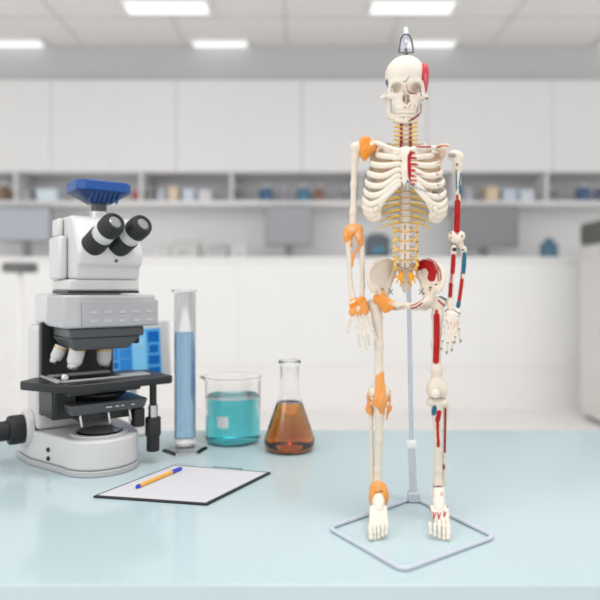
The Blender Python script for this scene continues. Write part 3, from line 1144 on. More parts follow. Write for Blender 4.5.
def f_skull(P):
    q = loc(P)
    m = q.copy()
    m[..., 0] = np.abs(q[..., 0])
    d = d_ell(q, (0, -8.5, 6), (19.8, 20, 24))
    d = smin(d, d_ell(q, (0, -8, -6), (17.5, 18, 13.5)), 5)
    d = smin(d, d_ell(q, (0, 6, 8), (16, 12, 18)), 4)
    d = smin(d, d_cap(m, (0, -1.2, -18), (11, -2, -15.5), 3.2, 2.6), 3)          # brow
    d = smin(d, d_cap(m, (14.5, -1, -13), (16.5, 6, -11.5), 2.4, 2.4), 2)        # lateral orbit rim
    d = smin(d, d_cap(m, (5, 10, -16), (15, 11, -12.5), 3.4, 3.2), 2)            # lower rim, cheek
    d = smin(d, d_cap(m, (15.5, 11, -12), (22, 12, -1), 2.8, 1.9), 1.5)       # zygomatic arch
    d = smin(d, d_cap(m, (22, 12, -1), (19, 9, 7), 1.9, 2.), 1.5)
    d = smin(d, d_ell(q, (0, 17, -11), (13.5, 9.5, 8.5)), 3)                         # maxilla
    d = smin(d, d_ell(q, (0, 22.5, -13), (11, 4.6, 7.8)), 1.5)
    d = smin(d, d_cap(q, (0, 0, -18), (0, 7.5, -21.5), 2.2, 1.5), 1.5)           # nasal bones
    d = smin(d, d_cap(m, (17.5, 11, 8), (15.5, 18, 8), 3.4, 2.2), 2)             # mastoid
    # openings
    e = d_ell(m, (9.2, 3.6, -17), (4.9, 4.7, 12), rot(0, 8, 8))
    d = smax(d, -e, 1.2)
    n_ = smin(d_ell(m, (1.5, 13.6, -20), (2.2, 4.4, 9)), d_ell(q, (0, 10, -21), (1.8, 3.6, 7)), 1)
    n_ = smax(n_, -(np.abs(q[..., 0]) - .35 + (q[..., 2] < -17.5) * 2), .3)
    d = smax(d, -n_, .6)
    t = d_ell(m, (16.3, 6, -4), (3.2, 6.5, 5.5))                                 # temporal hollow
    d = smax(d, -t, 2)
    d = smax(d, -d_ell(m, (17.5, 19, -6), (4.0, 6.5, 9)), 2)                     # under the cheek
    d = smax(d, -d_ell(q, (0, 24, 8), (10, 8, 10)), 3)
    return d


skp = [p_ell(387, 84, 1.3, 5, GREYB), p_ell(386.3, 84, 1.2, 4.2, TEAL * .6),
       p_seg(405.5, 82.5, 409, 76.5, .35, DARK), p_ell(404.2, 81.3, .8, .8, PURP), p_ell(407, 79.6, .6, .6, PURP),
       p_line([(406.5, 85), (407.3, 90), (410, 93.5), (417, 94)], .55, CRIM), p_seg(410, 92.5, 415, 93.3, .5, PURP),
       p_ell(407, 103.5, .95, .95, PURP), p_ell(409.5, 101.3, .9, .9, PURP), p_ell(404.7, 107.5, .95, .95, PURP), p_ell(410.5, 105.5, .75, .75, PURP), p_ell(408.6, 107.3, .7, .7, CRIM),
       p_seg(421, 100.8, 428, 98.2, .8, CRIM), p_seg(423, 101.3, 427, 100, .6, PURP),
       p_ell(414.5, 106, .9, 2.2, TAN), p_seg(419.5, 88, 421.5, 96, .45, PURP)]
skull = sdf('skull', f_skull, SKC - (26, 36, 30), SKC + (26, 32, 36), .68, skel, IVORY, skp)
tm = sdf('temporal_muscle', lambda P: smax(smin(d_ell(loc(P), (17.4, -8.5, -6), (5.0, 11.5, 9.5)), d_cap(loc(P), (19, -2, -8), (20.2, 6, -5), 3.2, 1.4), 2), -d_ell(loc(P), (17.4, 1.5, -13), (1.6, 3.4, 3.5)), 1),
         SKC - (5, 30, 22), SKC + (30, 16, 20), .6, skull, np.array(lin('#c63a48')), [p_line([(421.5, 70), (422, 84)], .9, np.array(lin('#a81c2c'))), p_seg(425.5, 74, 425.8, 86, .7, np.array(lin('#d9808a')))])
teeth = None


def f_teeth(y0, zf, wid, n_, hgt, up):
    def f(P):
        q = loc(P)
        d = None
        for i in range(n_):
            t_ = (i - (n_ - 1) / 2) / ((n_ - 1) / 2)
            a = t_ * 1.25
            c = (wid * math.sin(a), y0 + .5 * abs(t_) * (-1 if up else .3), zf + 9.5 * (1 - math.cos(a)) * 1.0)
            e = d_ell(q, c, (1.05 if abs(t_) < .7 else 1.2, hgt, 1.3), rot(0, -math.degrees(a), 0))
            d = e if d is None else np.minimum(d, e)
        return d
    return f


sdf('upper_teeth', f_teeth(26.2, -20.2, 8.8, 12, 2.2, True), skl(0, 27, -14) - (13, 7, 12), skl(0, 27, -14) + (13, 7, 12), .5, skull, np.array(lin('#e6dfd0')))


def f_jaw(P):
    q = loc(P)
    m = q.copy()
    m[..., 0] = np.abs(q[..., 0])
    d = d_cap(m, (0, 34.8, -17.5), (7, 34.3, -14.5), 2.9, 2.7)
    d = smin(d, d_cap(m, (7, 33.8, -14.5), (14.3, 30, 0), 2.7, 2.6), 1.5)
    d = smin(d, d_cap(m, (0, 32, -17), (11.5, 29.5, -6), 2.6, 2.6), 2)
    d = smin(d, d_cap(m, (14.3, 30.5, 0), (16.3, 14, 3.5), 2.5, 1.8), 2)
    d = smin(d, d_cap(m, (14.6, 27, -4), (15.6, 14, -6), 2.6, 1.6), 2)
    d = smin(d, d_ell(m, (16.5, 13, 4), (2.4, 1.8, 1.8)), 1)
    return d


jp = [p_line([(409, 121), (413, 119.5), (419, 115)], .75, PURP), p_line([(411, 119), (415, 117), (420, 113)], .5, CRIM), p_ell(403.7, 117.5, .9, 2, np.array(lin('#c98f8c'))),
      p_seg(421.3, 104, 420.8, 113, .5, PURP), p_ell(410, 113.5, .7, .5, CRIM), p_ell(414, 112.5, .6, .5, PURP)]
jaw = sdf('jaw_bone', f_jaw, SKC - (22, -6, 26), SKC + (22, 48, 16), .65, skel, IVORY, jp)
sdf('lower_teeth', f_teeth(29.6, -19.4, 8.0, 12, 1.9, False), skl(0, 30, -14) - (13, 8, 12), skl(0, 30, -14) + (13, 8, 12), .5, jaw, np.array(lin('#e6dfd0')))
# screw and shackle on the crown
tp_ = to_world(K(405.6, 57.5, 0))


def metal(b, name, parent, mt):
    o = b.build(name, mt, None)
    W = np.array(o.location)
    o.parent = parent
    o.location = tuple(W - POS[parent.name])
    POS[o.name] = W
    return o


lp = metal(MB().tube([to_world(K(*p)) for p in ((398.8, 52, -1), (399.6, 46, -1), (401, 39, -1), (403.3, 35.2, -1), (406, 34.3, -1), (408.8, 35.2, -1), (411, 39, -1), (412.6, 46, -1), (413.2, 52, -1))], .0018, 10, 6), 'hanging_loop', skel, M_dsteel)
metal(MB().lathe([(.0032, -.004), (.0032, .003), (.0048, .003), (.0048, .009), (.003, .01), (.003, .016)], tp_, n=16), 'crown_screw', lp, M_dsteel)
metal(MB().tube([to_world(K(398.4, 52.5, -1)), to_world(K(413.6, 52.5, -1))], .0016, 10, 3), 'crossbar', lp, M_dsteel)

# spine ---------------------------------------------------------------


def f_vert(a, b, hh, proc, tr, pz=0):
    """body half width a, half depth b, half height hh; spinous length, transverse half span"""
    def f(P):
        d = smax(d_ell(P, (0, 0, 0), (a * .86, hh * 4, b * .88)), np.abs(P[..., 1]) - hh * .9, .8)
        d = smin(d, smax(d_ell(P, (0, 0, 0), (a * 1.14, hh * 4, b * 1.1)), np.abs(np.abs(P[..., 1]) - hh * .75) - hh * .2, .5), .5)
        m = P.copy()
        m[..., 0] = np.abs(P[..., 0])
        d = smin(d, d_cap(m, (a * .7, 0, b * .6), (a * .75, .4, b * 2.), 1.2, 1.1), .8)
        d = smin(d, d_cap(m, (a * .75, .4, b * 1.9), (0, .8, b * 2.5), 1.2, 1.1), .8)
        d = smin(d, d_cap(P, (0, .8, b * 2.4), (0, 2 + pz, b * 2.4 + proc), 1.1, .9), .8)
        d = smin(d, d_cap(m, (a * .8, .2, b * 1.6), (tr, pz * .2, b * 1.9), 1.1, .8), .8)
        return d
    return f


def vert_col(name, f, lo, hi, places, paint_fn=None):
    first = None
    for i, (px, py, w_, sc_2) in enumerate(places):
        c = K(px, py, w_)
        if first is None:
            n = np.ceil((np.array(hi) - np.array(lo)) / .6).astype(int) + 1
            G = np.stack(np.meshgrid(*[lo[k_] + .6 * np.arange(n[k_]) for k_ in range(3)], indexing='ij'), -1)
            V, Q = surface_nets(f(G), np.array(lo, float), .6)
            first = raw(name, V + c, Q, skel, BONE, paint_fn(px, py) if paint_fn else (), None, c)
            first.scale = (sc_2,) * 3
        else:
            o = first.copy()
            link_part(o, to_world(c), skel)
            o.scale = (sc_2,) * 3


cerv = [(405.8, 120.5 + 4.35 * i, 3 + [0, -.8, -1, -.4, .8, 2.4, 4.2][i], .95 + .02 * i) for i in range(7)]
thor = [(405.8, 151.5 + 6.25 * i, 7 + 6.5 * math.sin(math.pi * (i + .6) / 12), .86 + .022 * i) for i in range(12)]
lumb = [(405.6, 227.3 + 9.6 * i, 5 + [1, -1, -2.2, -2, 0][i], .98 + .02 * i) for i in range(5)]
vert_col('cervical_vertebra', f_vert(5.2, 3.6, 1.7, 4, 7.5), (-11, -5, -6), (11, 8, 18), cerv, lambda x, y: [p_ell(x - 3.4, y, 1, .6, CRIM), p_ell(x + 3.4, y, 1, .6, CRIM)])
vert_col('thoracic_vertebra', f_vert(5.2, 4.6, 2.5, 7, 10, 3), (-14, -6, -7), (14, 11, 24), thor)
vert_col('lumbar_vertebra', f_vert(6.4, 5.0, 3.6, 7, 12), (-16, -7, -8), (16, 10, 24), lumb, lambda x, y: [p_seg(x - .6, y - 2.2, x - .6, y + 2.2, .55, PURP), p_seg(x + 4.6, y - 1.6, x + 4.6, y + 1.4, .4, np.array(lin('#9a5a60')))])
# discs
allv = [(c, 'c') for c in cerv] + [(c, 't') for c in thor] + [(c, 'l') for c in lumb]
for (a, ka), (b, kb) in zip(allv[:-1], allv[1:]):
    pa, pb2 = K(*a[:3]), K(*b[:3])
    c = (pa + pb2) / 2
    r_ = {'c': 4.3, 't': 4.6, 'l': 5.9}[kb] * b[3]
    gap = max(.7, (pb2[1] - pa[1]) / 2 - {'c': 1.5, 't': 2.25, 'l': 3.3}[kb] * b[3] + .25)
    b_ = MB().lathe([(.3, -gap), (r_ * .94, -gap), (r_, 0), (r_ * .94, gap), (.3, gap)], n=24)
    V = np.array(b_.v)[:, [0, 2, 1]] * np.array((1, 1, .78)) + c
    Q4 = np.array([f for f in b_.f if len(f) == 4])[:, ::-1]
    raw('intervertebral_disc', V, Q4, skel, np.array(lin('#d9b98a')))
# nerve roots
for (a, ka) in allv:
    px, py, w_ = a[:3]
    for sx in (-1, 1):
        if ka == 'c':
            ktube('spinal_nerve', [(px + sx * 4.6, py + 2.2, w_ - 1), (px + sx * 8, py + 2.1, w_ - 1.5), (px + sx * 12.3, py + 1.6 - .1 * (py - 134) * .1, w_ - 1)], [1.35, 1.35, .9], skel, 8, 4, YELL)
        elif ka == 't':
            if py < 188:
                ktube('spinal_nerve', [(px + sx * 4.5, py + 3, w_ + 3), (px + sx * 9, py + 3, w_ + 4), (px + sx * 13, py + 3.4, w_ + 5)], .9, skel, 7, 3, YELL)
            else:
                ktube('spinal_nerve', [(px + sx * 4.5, py + 3, w_ + 1), (px + sx * 10, py + 2.0, w_ + 1), (px + sx * 15, py + 4.0, w_ + 2), (px + sx * 26, py + 8, w_ + 8)], [1.4, 1.5, 1.2, .6], skel, 8, 4, YELL)
        else:
            ktube('spinal_nerve', [(px + sx * 5.5, py + 4, w_ + 1), (px + sx * 9.5, py + 2.6, w_ - .5), (px + sx * 12.5, py + 5.2, w_ - 1)], [1.3, 1.5, 1.0], skel, 8, 4, YELL,
                  [p_ell(px + sx * 12.3, py + 5, 1.2, 1.2, CRIM)] if sx > 0 else [])
    if ka == 'l':
        for sx in (-1, 1):
            ktube('lumbar_nerve_trunk', [(px + sx * 10.6, py - 4, w_ + 1), (px + sx * 10.9, py + 1, w_ - .5), (px + sx * 10.6, py + 6, w_ + 1)], .75, skel, 7, 4, YELL * .95)
for sx in (-1, 1):
    for i in range(6):
        y = 124.2 + 4.35 * i
        ktube('vertebral_artery', [(405.8 + sx * 5.6, y - 2.0, 1.5 + .3 * i), (405.8 + sx * 4.9, y, 0.2 + .3 * i), (405.8 + sx * 6.0, y + 2.0, 1.5 + .3 * i)], [.5, 1.25, .5], skel, 8, 4, CRIM)

# ribs ------------------------------------------------------------------
Rr = [21, 29, 34.5, 37.3, 39.5, 41, 42, 42.3, 41.3, 38.5, 33, 22]
vl = [149.5, 154, 163, 172.5, 182, 191, 199, 206, 211.5, 215, 219, 223]
ve = [152.3, 157.5, 163.8, 169.8, 175.3, 179.8, 183.2]
for i in range(12):
    for sx in (-1, 1):
        R_ = Rr[i] * (1 if sx < 0 else .965)
        vs_ = 149 + 6.25 * i
        w0 = thor[i][2] + 8
        cxx = 405.5
        y_l = vl[i] + (1.5 if sx > 0 and i > 4 else 0)
        pts = [(cxx + sx * 6, vs_, w0), (cxx + sx * R_ * .45, vs_ - 1 + .2 * (y_l - vs_), w0 + 6), (cxx + sx * R_ * .86, y_l - 4.5, w0 + .5), (cxx + sx * R_, y_l, -1)]
        if i < 7:
            yf = y_l + (3.0, 2.5, 3, 4, 5, 6, 7)[i]
            pts += [(cxx + sx * R_ * .83, y_l + (yf - y_l) * .75, -14), (cxx + sx * (R_ * .5 + 2), yf - (0, 0, .5, 1, 2.2, 4.4, 7)[i], -21), (cxx + sx * 9.5, ve[i] + (.3, .2, .3, .6, 1.2, 2.2, 3.2)[i], -24), (cxx + sx * 5, ve[i], -24.5)]
        elif i < 10:
            e = [(17, 193.5), (22.5, 200.5), (27.5, 207.5)][i - 7]
            pts += [(cxx + sx * R_ * .84, y_l + 4, -12), (cxx + sx * (R_ * .66), y_l + 2.5 - (i - 7), -17), (cxx + sx * (e[0] + 3), e[1] + 3.4, -20), (cxx + sx * e[0], e[1], -21)]
        else:
            pts = pts[:3] + [(cxx + sx * R_, y_l + 2, 6)]
        pt = []
        if sx > 0 and i < 7:
            x_in = 409
            pt += [p_seg(407, ve[i], 414.5 + (i % 3) * 1.2, ve[i] + .8, 1.15, RED)]
            if i in (1, 2, 3, 4, 5):
                yy = vl[i] + (2.3, 2.4, 2.6, 3.4, 4.4)[i - 1]
                pt += [p_ell(434.5 + i * .8, yy - 1.8, 1.0, .6, CRIM, -30), p_ell(437.6 + i * .6, yy - 2.8, .7, .6, CRIM), p_ell(435.5 + i * .8, yy + .2, .9, .5, PURP, -20)]
            if i in (3,):
                pt += [p_seg(412, 173.5, 424, 174.8, .55, CRIM)]
            if i in (5, 6):
                pt += [p_line([(407.5, 181), (414, 187), (424, 190.5), (436, 192.5)], .8, TEAL)]
        if sx < 0 and i in (5, 6):
            pt += []
        ktube('rib', pts, [1.7, 2.4, 2.9, 3.0, 3.0, 2.9, 2.6, 2.4] if i < 10 else [1.5, 2, 1.8, .9], skel, 12, 7, IVORY if i < 8 else BONE, pt, .55, (0, 1, 0))


def f_stern(P):
    q = P - K(405.8, 149, -24)
    d = smax(d_ell(q, (0, 4, 0), (7.2, 7.5, 2.6)), -(q[..., 1] + 2.2), 1)
    d = smin(d, d_chain(q, [(0, 8, -.6), (0, 20, -1), (.2, 31, -.6)], [3.6, 4.2, 3.6], 2, .45), 2)
    d = smin(d, d_cap(q, (.2, 33, -.4), (-.2, 40, 1), 2.0, .8, .6), 1.5)
    for sx in (-1, 1):
        for y in (3.4, 8.6, 14.8, 20.8, 26.2, 30.6):
            d = smin(d, d_ell(q, (sx * 4.6, y, -.2), (1.5, 1.5, 1.3)), .8)
    return d


so_ = K(405.8, 149, -24)
sdf('breastbone', f_stern, so_ - (11, 6, 6), so_ + (11, 45, 7), .6, skel, IVORY,
    [p_line([(412.3, 151), (409.5, 156), (409.2, 166), (409.8, 176), (412, 182.5)], 2.0, RED), p_line([(407.5, 180.5), (406, 185), (405, 191)], .6, TEAL), p_line([(407.5, 180.5), (410, 184), (413, 188)], .6, TEAL)])

# shoulder girdle --------------------------------------------------------
chain('collarbone', [(400, 151, -24), (390, 147.8, -22), (379, 143.5, -10), (369, 141.5, -1)], [2.6, 1.7, 1.7, 2.2], skel, .6, 1.5, IVORY)
chain('collarbone', [(412, 149.5, -24), (422, 147.2, -22), (433, 147.6, -10), (446, 147.5, -2)], [2.6, 1.8, 1.8, 2.2], skel, .6, 1.5, IVORY,
      [p_seg(416.5, 146.6, 430.5, 146.9, .95, CRIM), p_line([(437, 147.3), (444, 145.4), (449, 146), (453.5, 149)], 1.0, CRIM)])


def scap(sx, gx, gy, paint):
    A = K(405.8 + sx * gx, gy, 3)           # shoulder socket
    B = K(405.8 + sx * (gx - 13), gy + 44, 20)
    D = K(405.8 + sx * (gx - 27), gy - 5, 21)
    n_ = np.cross(B - A, D - A)
    n_ /= np.linalg.norm(n_)

    def f(P):
        q = P - A
        h_ = np.abs(q @ n_) - .9
        e1 = None
        for a, b, c in ((A, B, D), (B, D, A), (D, A, B)):
            ed_ = (b - a) / np.linalg.norm(b - a)
            o_ = np.cross(n_, ed_)
            if (c - a) @ o_ > 0:
                o_ = -o_
            e = (P - a) @ o_
            e1 = e if e1 is None else smax(e1, e, 3)
        d = smax(h_, e1, 1)
        d = smin(d, d_ell(P, A, (3.4, 5, 3.2)), 2)
        d = smin(d, d_cap(P, A, B, 2.2, 1.6), 1.5)
        d = smin(d, d_chain(P, [D + (0, 8, 2), A + (-sx * 8, -5, 8), A + (sx * 1, -8.5, 3), A + (sx * 4.5, -7, -3)], [1.4, 1.7, 2.1, 2.0], 1.5), 1.5)
        d = smin(d, d_chain(P, [A + (-sx * 4, -3, -1), A + (-sx * 5.5, -5, -6), A + (-sx * 3, -2.5, -9)], [1.8, 1.7, 1.5], 1), 1)
        return d
    lo, hi = bb([A, B, D], 16)
    sdf('shoulder_blade', f, lo, hi, .75, skel, TAN * .55 + BONE * .45, paint)


scap(-1, 36.5, 150.5, [])
scap(1, 36.5, 153.5, [p_seg(447, 159.5, 444, 166, .7, CRIM), p_ell(447.5, 151, 1, 1, PURP)])


def lumpy(name, ells, parent, h=.7, k=2., amp=.35, base=ORANGE, paint=(), caps=()):
    es = [(K(*e[:3]), e[3:6]) for e in ells]
    cs = [(K(*c[0]), K(*c[1]), c[2], c[3]) for c in caps]

    def f(P):
        d = None
        for c, r in es:
            e = d_ell(P, c, r)
            d = e if d is None else smin(d, e, k)
        for a, b, ra, rb in cs:
            e = d_cap(P, a, b, ra, rb, .6)
            d = e if d is None else smin(d, e, k)
        return d + amp * np.sin(P[..., 0] * 1.1 + P[..., 1] * .35) * np.sin(P[..., 2] * .9 + P[..., 1] * .3)
    pts = [c + np.array(r) for c, r in es] + [c - np.array(r) for c, r in es]
    for a, b, ra, rb in cs:
        pts += [a + ra, a - ra, b + rb, b - rb]
    lo, hi = bb(pts, 2.5)
    return sdf(name, f, lo, hi, h, parent, base, paint)


# arm with ligaments (left of the picture)
chain('humerus', [(356.5, 147, -2), (355, 158, -1), (353.6, 185, 0), (353.2, 212, 0), (352.8, 227, 0)], [4.6, 3.6, 2.9, 3.1, 3.6], skel, .7, 3, BONE, (),
      [(360.5, 147.5, -1, 6, 5.5, 5.5), (353.5, 148, -2, 3.5, 4.5, 4), (348.5, 231, 0, 4.2, 3.6, 3.6), (357.5, 231, 0, 4.2, 3.6, 3.6)], 6)
lumpy('shoulder_ligament', [(365.5, 141.5, -5, 5, 6, 4), (366.5, 149, -5, 6, 7.5, 4.5), (373, 146, -4, 4.5, 6, 4), (362, 147, -4, 3.5, 8, 4.5), (364.5, 154, -3, 4, 7, 4), (376, 142.5, -5, 3.5, 3, 3)], skel, .7, 2.5, .5, ORANGE * .6 + ORANGE2 * .4,
      [p_ell(367, 142, 3, 3.5, ORANGE2, soft=3), p_ell(366, 153, 3, 5, ORANGE2, soft=3), p_ell(372, 143.5, 2.2, 1.5, IVORY, soft=2), p_ell(375, 141.5, 4, 1.2, IVORY, soft=1.5)])
chain('ulna', [(361, 240, 1), (362.2, 262, 0), (362.6, 285, -1), (361.8, 300, -2)], [3.3, 2.5, 2.2, 2.6], skel, .7, 2, BONE, (), [(357, 234, 2, 4, 4, 4)], 4)
chain('radius', [(348.5, 240, -2), (349.3, 262, -2), (350.5, 285, -2), (353.5, 300, -3)], [3.3, 2.3, 2.4, 3.6], skel, .7, 2, BONE)
lumpy('elbow_ligament', [(348.5, 234, -2, 4.6, 8.5, 4.4), (358.5, 233, -2, 4.6, 8.5, 4.6), (353.5, 229, -2.5, 7, 5.5, 4), (346.5, 238, -2, 3, 5, 4), (361, 240, -1, 3.2, 7, 4), (350, 244, -2, 2.8, 5, 3.4)], skel, .7, 2, .5, ORANGE,
      [p_ell(349, 237.5, 2, 1.6, ORANGE2, soft=2), p_ell(352, 229, 3, 2, ORANGE * .5 + IVORY * .5, soft=3), p_ell(358, 236, 1.8, 3, ORANGE * .5 + IVORY * .5, soft=3)])
lumpy('forearm_ligament', [], skel, .6, 1, .15, ORANGE, (), [((351.5, 266, -3), (352.5, 256, -3), 1.6, 2.), ((352.3, 256, -3), (359.5, 247, -2), 1.6, 1.4)])
# hand with ligaments
hb = chain('hand', [(354, 305, -3), (358, 309, -4), (363, 310, -4)], [4.5, 5, 4.5], skel, .6, 2, BONE, (), [(358.5, 313.5, -5, 7, 3, 2.5)], 4, .7)
lumpy('wrist_ligament', [(354, 303.5, -4.5, 5, 6.5, 3.6), (362, 303.5, -4.5, 5.5, 7, 3.8), (358.5, 311.5, -5, 9.5, 5.5, 3.2), (352.5, 312, -5, 3.5, 4, 3), (365.5, 310, -5, 3.4, 4.5, 3)], hb, .6, 2, .4, ORANGE,
      [p_line([(350, 307), (357, 303), (364, 299)], 1.8, ORANGE2, soft=2), p_line([(350, 303), (355, 300.5)], .8, IVORY, soft=1.)])
FL = [[(351.3, 313, -5), (349.5, 321, -6), (347.2, 332, -7)], [(355.2, 315, -6), (357, 326, -9), (358, 335, -11), (359.6, 346, -10)], [(359.3, 316, -6), (362, 328, -9.5), (364, 337, -12), (366.6, 348.5, -11)],
      [(362.8, 315, -6), (366.3, 326, -9), (367.8, 334, -11), (369.4, 344.5, -10)], [(366, 313, -5), (370.2, 323, -7), (372.8, 330, -9), (375.6, 338.5, -9)]]


def finger(kp, parent, nm, r0=1.75, r1=1.3, base=BONE, paint=()):
    pts = [K(*p) for p in kp]
    n = len(pts)

    def f(P):
        d = None
        for i in range(n - 1):
            ra = r0 + (r1 - r0) * i / (n - 1)
            e = d_cap(P, pts[i], pts[i + 1], ra * .82, ra * .72)
            d = e if d is None else np.minimum(d, e)
        for i in range(n):
            ra = r0 + (r1 - r0) * i / (n - 1)
            d = smin(d, d_ell(P, pts[i], (ra * 1.1, ra * 1.1, ra * 1.1)), .8)
        return d
    lo, hi = bb(pts, 3.2)
    return sdf(nm, f, lo, hi, .5, parent, base, paint)


for kp in FL:
    finger(kp, hb, 'finger')

# arm with painted muscles (right of the picture)
chain('humerus', [(456.5, 155, -1), (457.8, 166, -1), (458, 190, 0), (457.2, 214, 0), (456.6, 229, 0)], [4.4, 3.8, 2.9, 3.0, 3.4], skel, .7, 3, BONE,
      [p_ell(452.5, 155.5, 3.8, 2.4, np.array(lin('#8f9390')), 8, soft=1.2), p_ell(457, 164.5, 1.6, 1.8, GREYB), p_seg(456.2, 170, 456.4, 190, .75, TEAL), p_seg(461, 173, 459, 188, .8, TEAL), p_ell(460.8, 190, 2, 5.5, TEAL),
       p_line([(457.3, 196, ), (457.6, 203)], 1.4, RED), p_line([(457.6, 203), (457.4, 215), (457, 230)], 3.4, RED), p_ell(451, 233, 1, 1, CRIM), p_ell(462, 236, .9, 1, CRIM), p_ell(450.5, 238, .8, .8, CRIM), p_ell(457.5, 234, .8, .8, CRIM)],
      [(453, 155.5, 0, 5.2, 5.2, 5), (460, 157.5, -1, 3.6, 5, 4.2), (452.4, 236, -1, 4.4, 4.8, 4), (461, 236, -1, 4.2, 4.8, 4), (456.5, 240, -1, 5.5, 3.6, 4)], 6)
chain('radius', [(453.8, 247.5, -2), (453.2, 265, -1), (451.2, 285, -2), (449.8, 304, -3), (450.5, 308.5, -3)], [2.8, 2.3, 2.4, 2.6, 3.4], skel, .7, 2, BONE,
      [p_seg(453.5, 256, 452.6, 272, 2.3, RED), p_line([(452.3, 272), (451.5, 281)], .8, RED), p_seg(451, 284, 450.2, 296, 1.9, RED), p_ell(454.5, 249.5, 2.4, 2, DARK)])
chain('ulna', [(463.5, 249, 1), (463.8, 265, 0), (461.6, 285, -1), (458.2, 306, -2)], [3.2, 2.5, 2.2, 2.2], skel, .7, 2, BONE,
      [p_seg(464.5, 254, 463.5, 272, 2.2, TEAL), p_seg(461.5, 272, 460.8, 286, .6, CRIM), p_line([(462, 280), (460.4, 292), (459.2, 301)], 1.8, RED), p_line([(458.8, 303), (457.6, 308)], 2.2, TEAL), p_ell(463, 250, 1.6, 1.2, GREYB)], [(460, 243.5, 2, 3.5, 4.5, 4)], 4)
hr_ = chain('hand', [(448.5, 312, -3), (452.5, 315, -4), (456.5, 313.5, -4)], [4, 5, 4], skel, .6, 2, IVORY,
            [p_line([(444, 312), (447.5, 309.5), (453, 309.8), (459, 313)], .5, DARK), p_ell(444.3, 314.8, .8, .8, DARK), p_ell(460, 313.6, .9, .9, DARK), p_ell(459, 316.6, .7, .7, TEAL), p_ell(446.5, 322, .8, .6, CRIM), p_ell(450, 323, .7, .6, PURP), p_ell(453.5, 322.6, .7, .6, CRIM), p_ell(456.5, 321.5, .7, .6, PURP), p_ell(448.2, 325, .6, .6, CRIM), p_ell(452, 325.2, .6, .6, CRIM), p_line([(444.5, 317.5), (447, 320.5)], .4, CRIM)],
            [(451.5, 320, -5, 7, 3.6, 2.6)], 4, .7)
FR = [[(445.8, 320, -5), (443.5, 331, -7), (442.3, 340, -9), (440.9, 350, -8)], [(449.2, 322, -6), (448.6, 333, -9), (447.6, 342, -11), (446.6, 353.5, -10)], [(452.6, 322, -6), (453.3, 333, -9), (452.8, 341, -11), (451.6, 351, -10)],
      [(455.2, 321.5, -5.5), (455.6, 330, -8), (454.8, 336, -9), (454.2, 343, -9)], [(457.6, 319, -5), (459, 328, -6), (460.6, 342, -7)]]
for kp in FR:
    pp_ = [p_ell(kp[-1][0] + .2, kp[-1][1] - 1.2, 1.1, 1.2, np.array(lin('#4d5a66'))), p_ell(kp[-2][0] + .2, kp[-2][1] + 1, .8, .8, np.array(lin('#5a6670'))), p_ell(kp[1][0], kp[1][1] - 5, .5, 2.6, np.array(lin('#c9a0a0')))]
    finger(kp, hr_, 'finger', 1.8, 1.3, BONE, pp_)


# pelvis ------------------------------------------------------------------
def hip(sx, paint, base):
    X = lambda x, y, w_: K(406 + sx * x, y, w_)
    crest = [X(12, 263.5, 16), X(20, 259.5, 9), X(28, 261.5, 1), X(35.5, 268, -7), X(38, 276, -11), X(36, 285, -13), X(32.5, 291.5, -13)]
    hubc = X(23, 299.5, -2)
    fan = catmull(crest, 4)

    def f(P):
        d = None
        c0 = X(22, 288, 2)
        for a, b in zip(fan[:-1], fan[1:]):
            # fan of thin plates between the hub and the crest
            n_ = np.cross(a - c0, b - c0)
            n_ /= np.linalg.norm(n_)
            h_ = np.abs((P - c0) @ n_) - 1.0
            e1 = None
            for p, q_, r_ in ((c0, a, b), (a, b, c0), (b, c0, a)):
                ed_ = (q_ - p) / np.linalg.norm(q_ - p)
                o_ = np.cross(n_, ed_)
                if (r_ - p) @ o_ > 0:
                    o_ = -o_
                e = (P - p) @ o_
                e1 = e if e1 is None else np.maximum(e1, e)
            e = np.maximum(h_, e1)
            d = e if d is None else smin(d, e, 1.6)
        d = smin(d, d_chain(P, fan, list(np.interp(np.linspace(0, 6, len(fan)), range(7), [2.4, 1.7, 1.9, 1.9, 1.9, 1.8, 2.2])), 1), 1.5)
        d = smin(d, d_cap(P, X(11, 266, 16), X(13, 276, 12), 3.2, 2.8), 2)
        d = smin(d, d_chain(P, [X(13, 275, 12), X(18, 286, 5), hubc], [2.6, 3.2, 5.2], 2), 2)
        d = smin(d, d_cap(P, X(30, 288, -9), hubc, 2.2, 4.5), 2)
        d = smin(d, d_chain(P, [hubc, X(15, 303.5, -9), X(8, 305.5, -13), X(1.6, 305.5, -14)], [4.2, 2.2, 2.2, 3.0], 2), 2)
        d = smin(d, d_chain(P, [hubc, X(23, 305, 9), X(19, 307.5, 9), X(10, 309, -2), X(3, 308, -12)], [4.5, 3.2, 3.0, 1.6, 1.8], 2), 2)
        d = smax(d, -d_ell(P, X(27.5, 303, -1), (4.6, 4.8, 4.8)), .8)
        return d
    lo, hi = bb(crest + [X(0, 300, -14), X(20, 316, 10)], 6)
    return sdf('hip_bone', f, lo, hi, .75, skel, base, paint)


hip(-1, [p_line([(399.5, 307.5), (404, 306)], .6, np.array(lin('#b98a70')))], BONE * .94)
hip(1, [p_line([(419, 266.5), (424, 263.8), (429.5, 266), (432.8, 272), (431.5, 277.5)], 4.2, RED, front=False), p_line([(427.5, 258.5), (435, 262), (439.8, 270), (441, 280)], .6, CRIM, front=False), p_line([(425.5, 260), (432, 262), (437.3, 269), (438.7, 281)], .7, CRIM, front=False),
        p_line([(420, 296), (424, 293.5)], .6, CRIM), p_line([(410.5, 305.5), (416, 304), (423, 299)], .6, CRIM), p_line([(411, 308.5), (417, 307), (422, 303)], .8, CRIM), p_ell(430.5, 287.5, 1.2, 1, DARK), p_ell(436, 284.6, 1.5, .8, DARK, -15), p_line([(415.5, 289), (420, 292.5)], .5, DARK)], BONE)


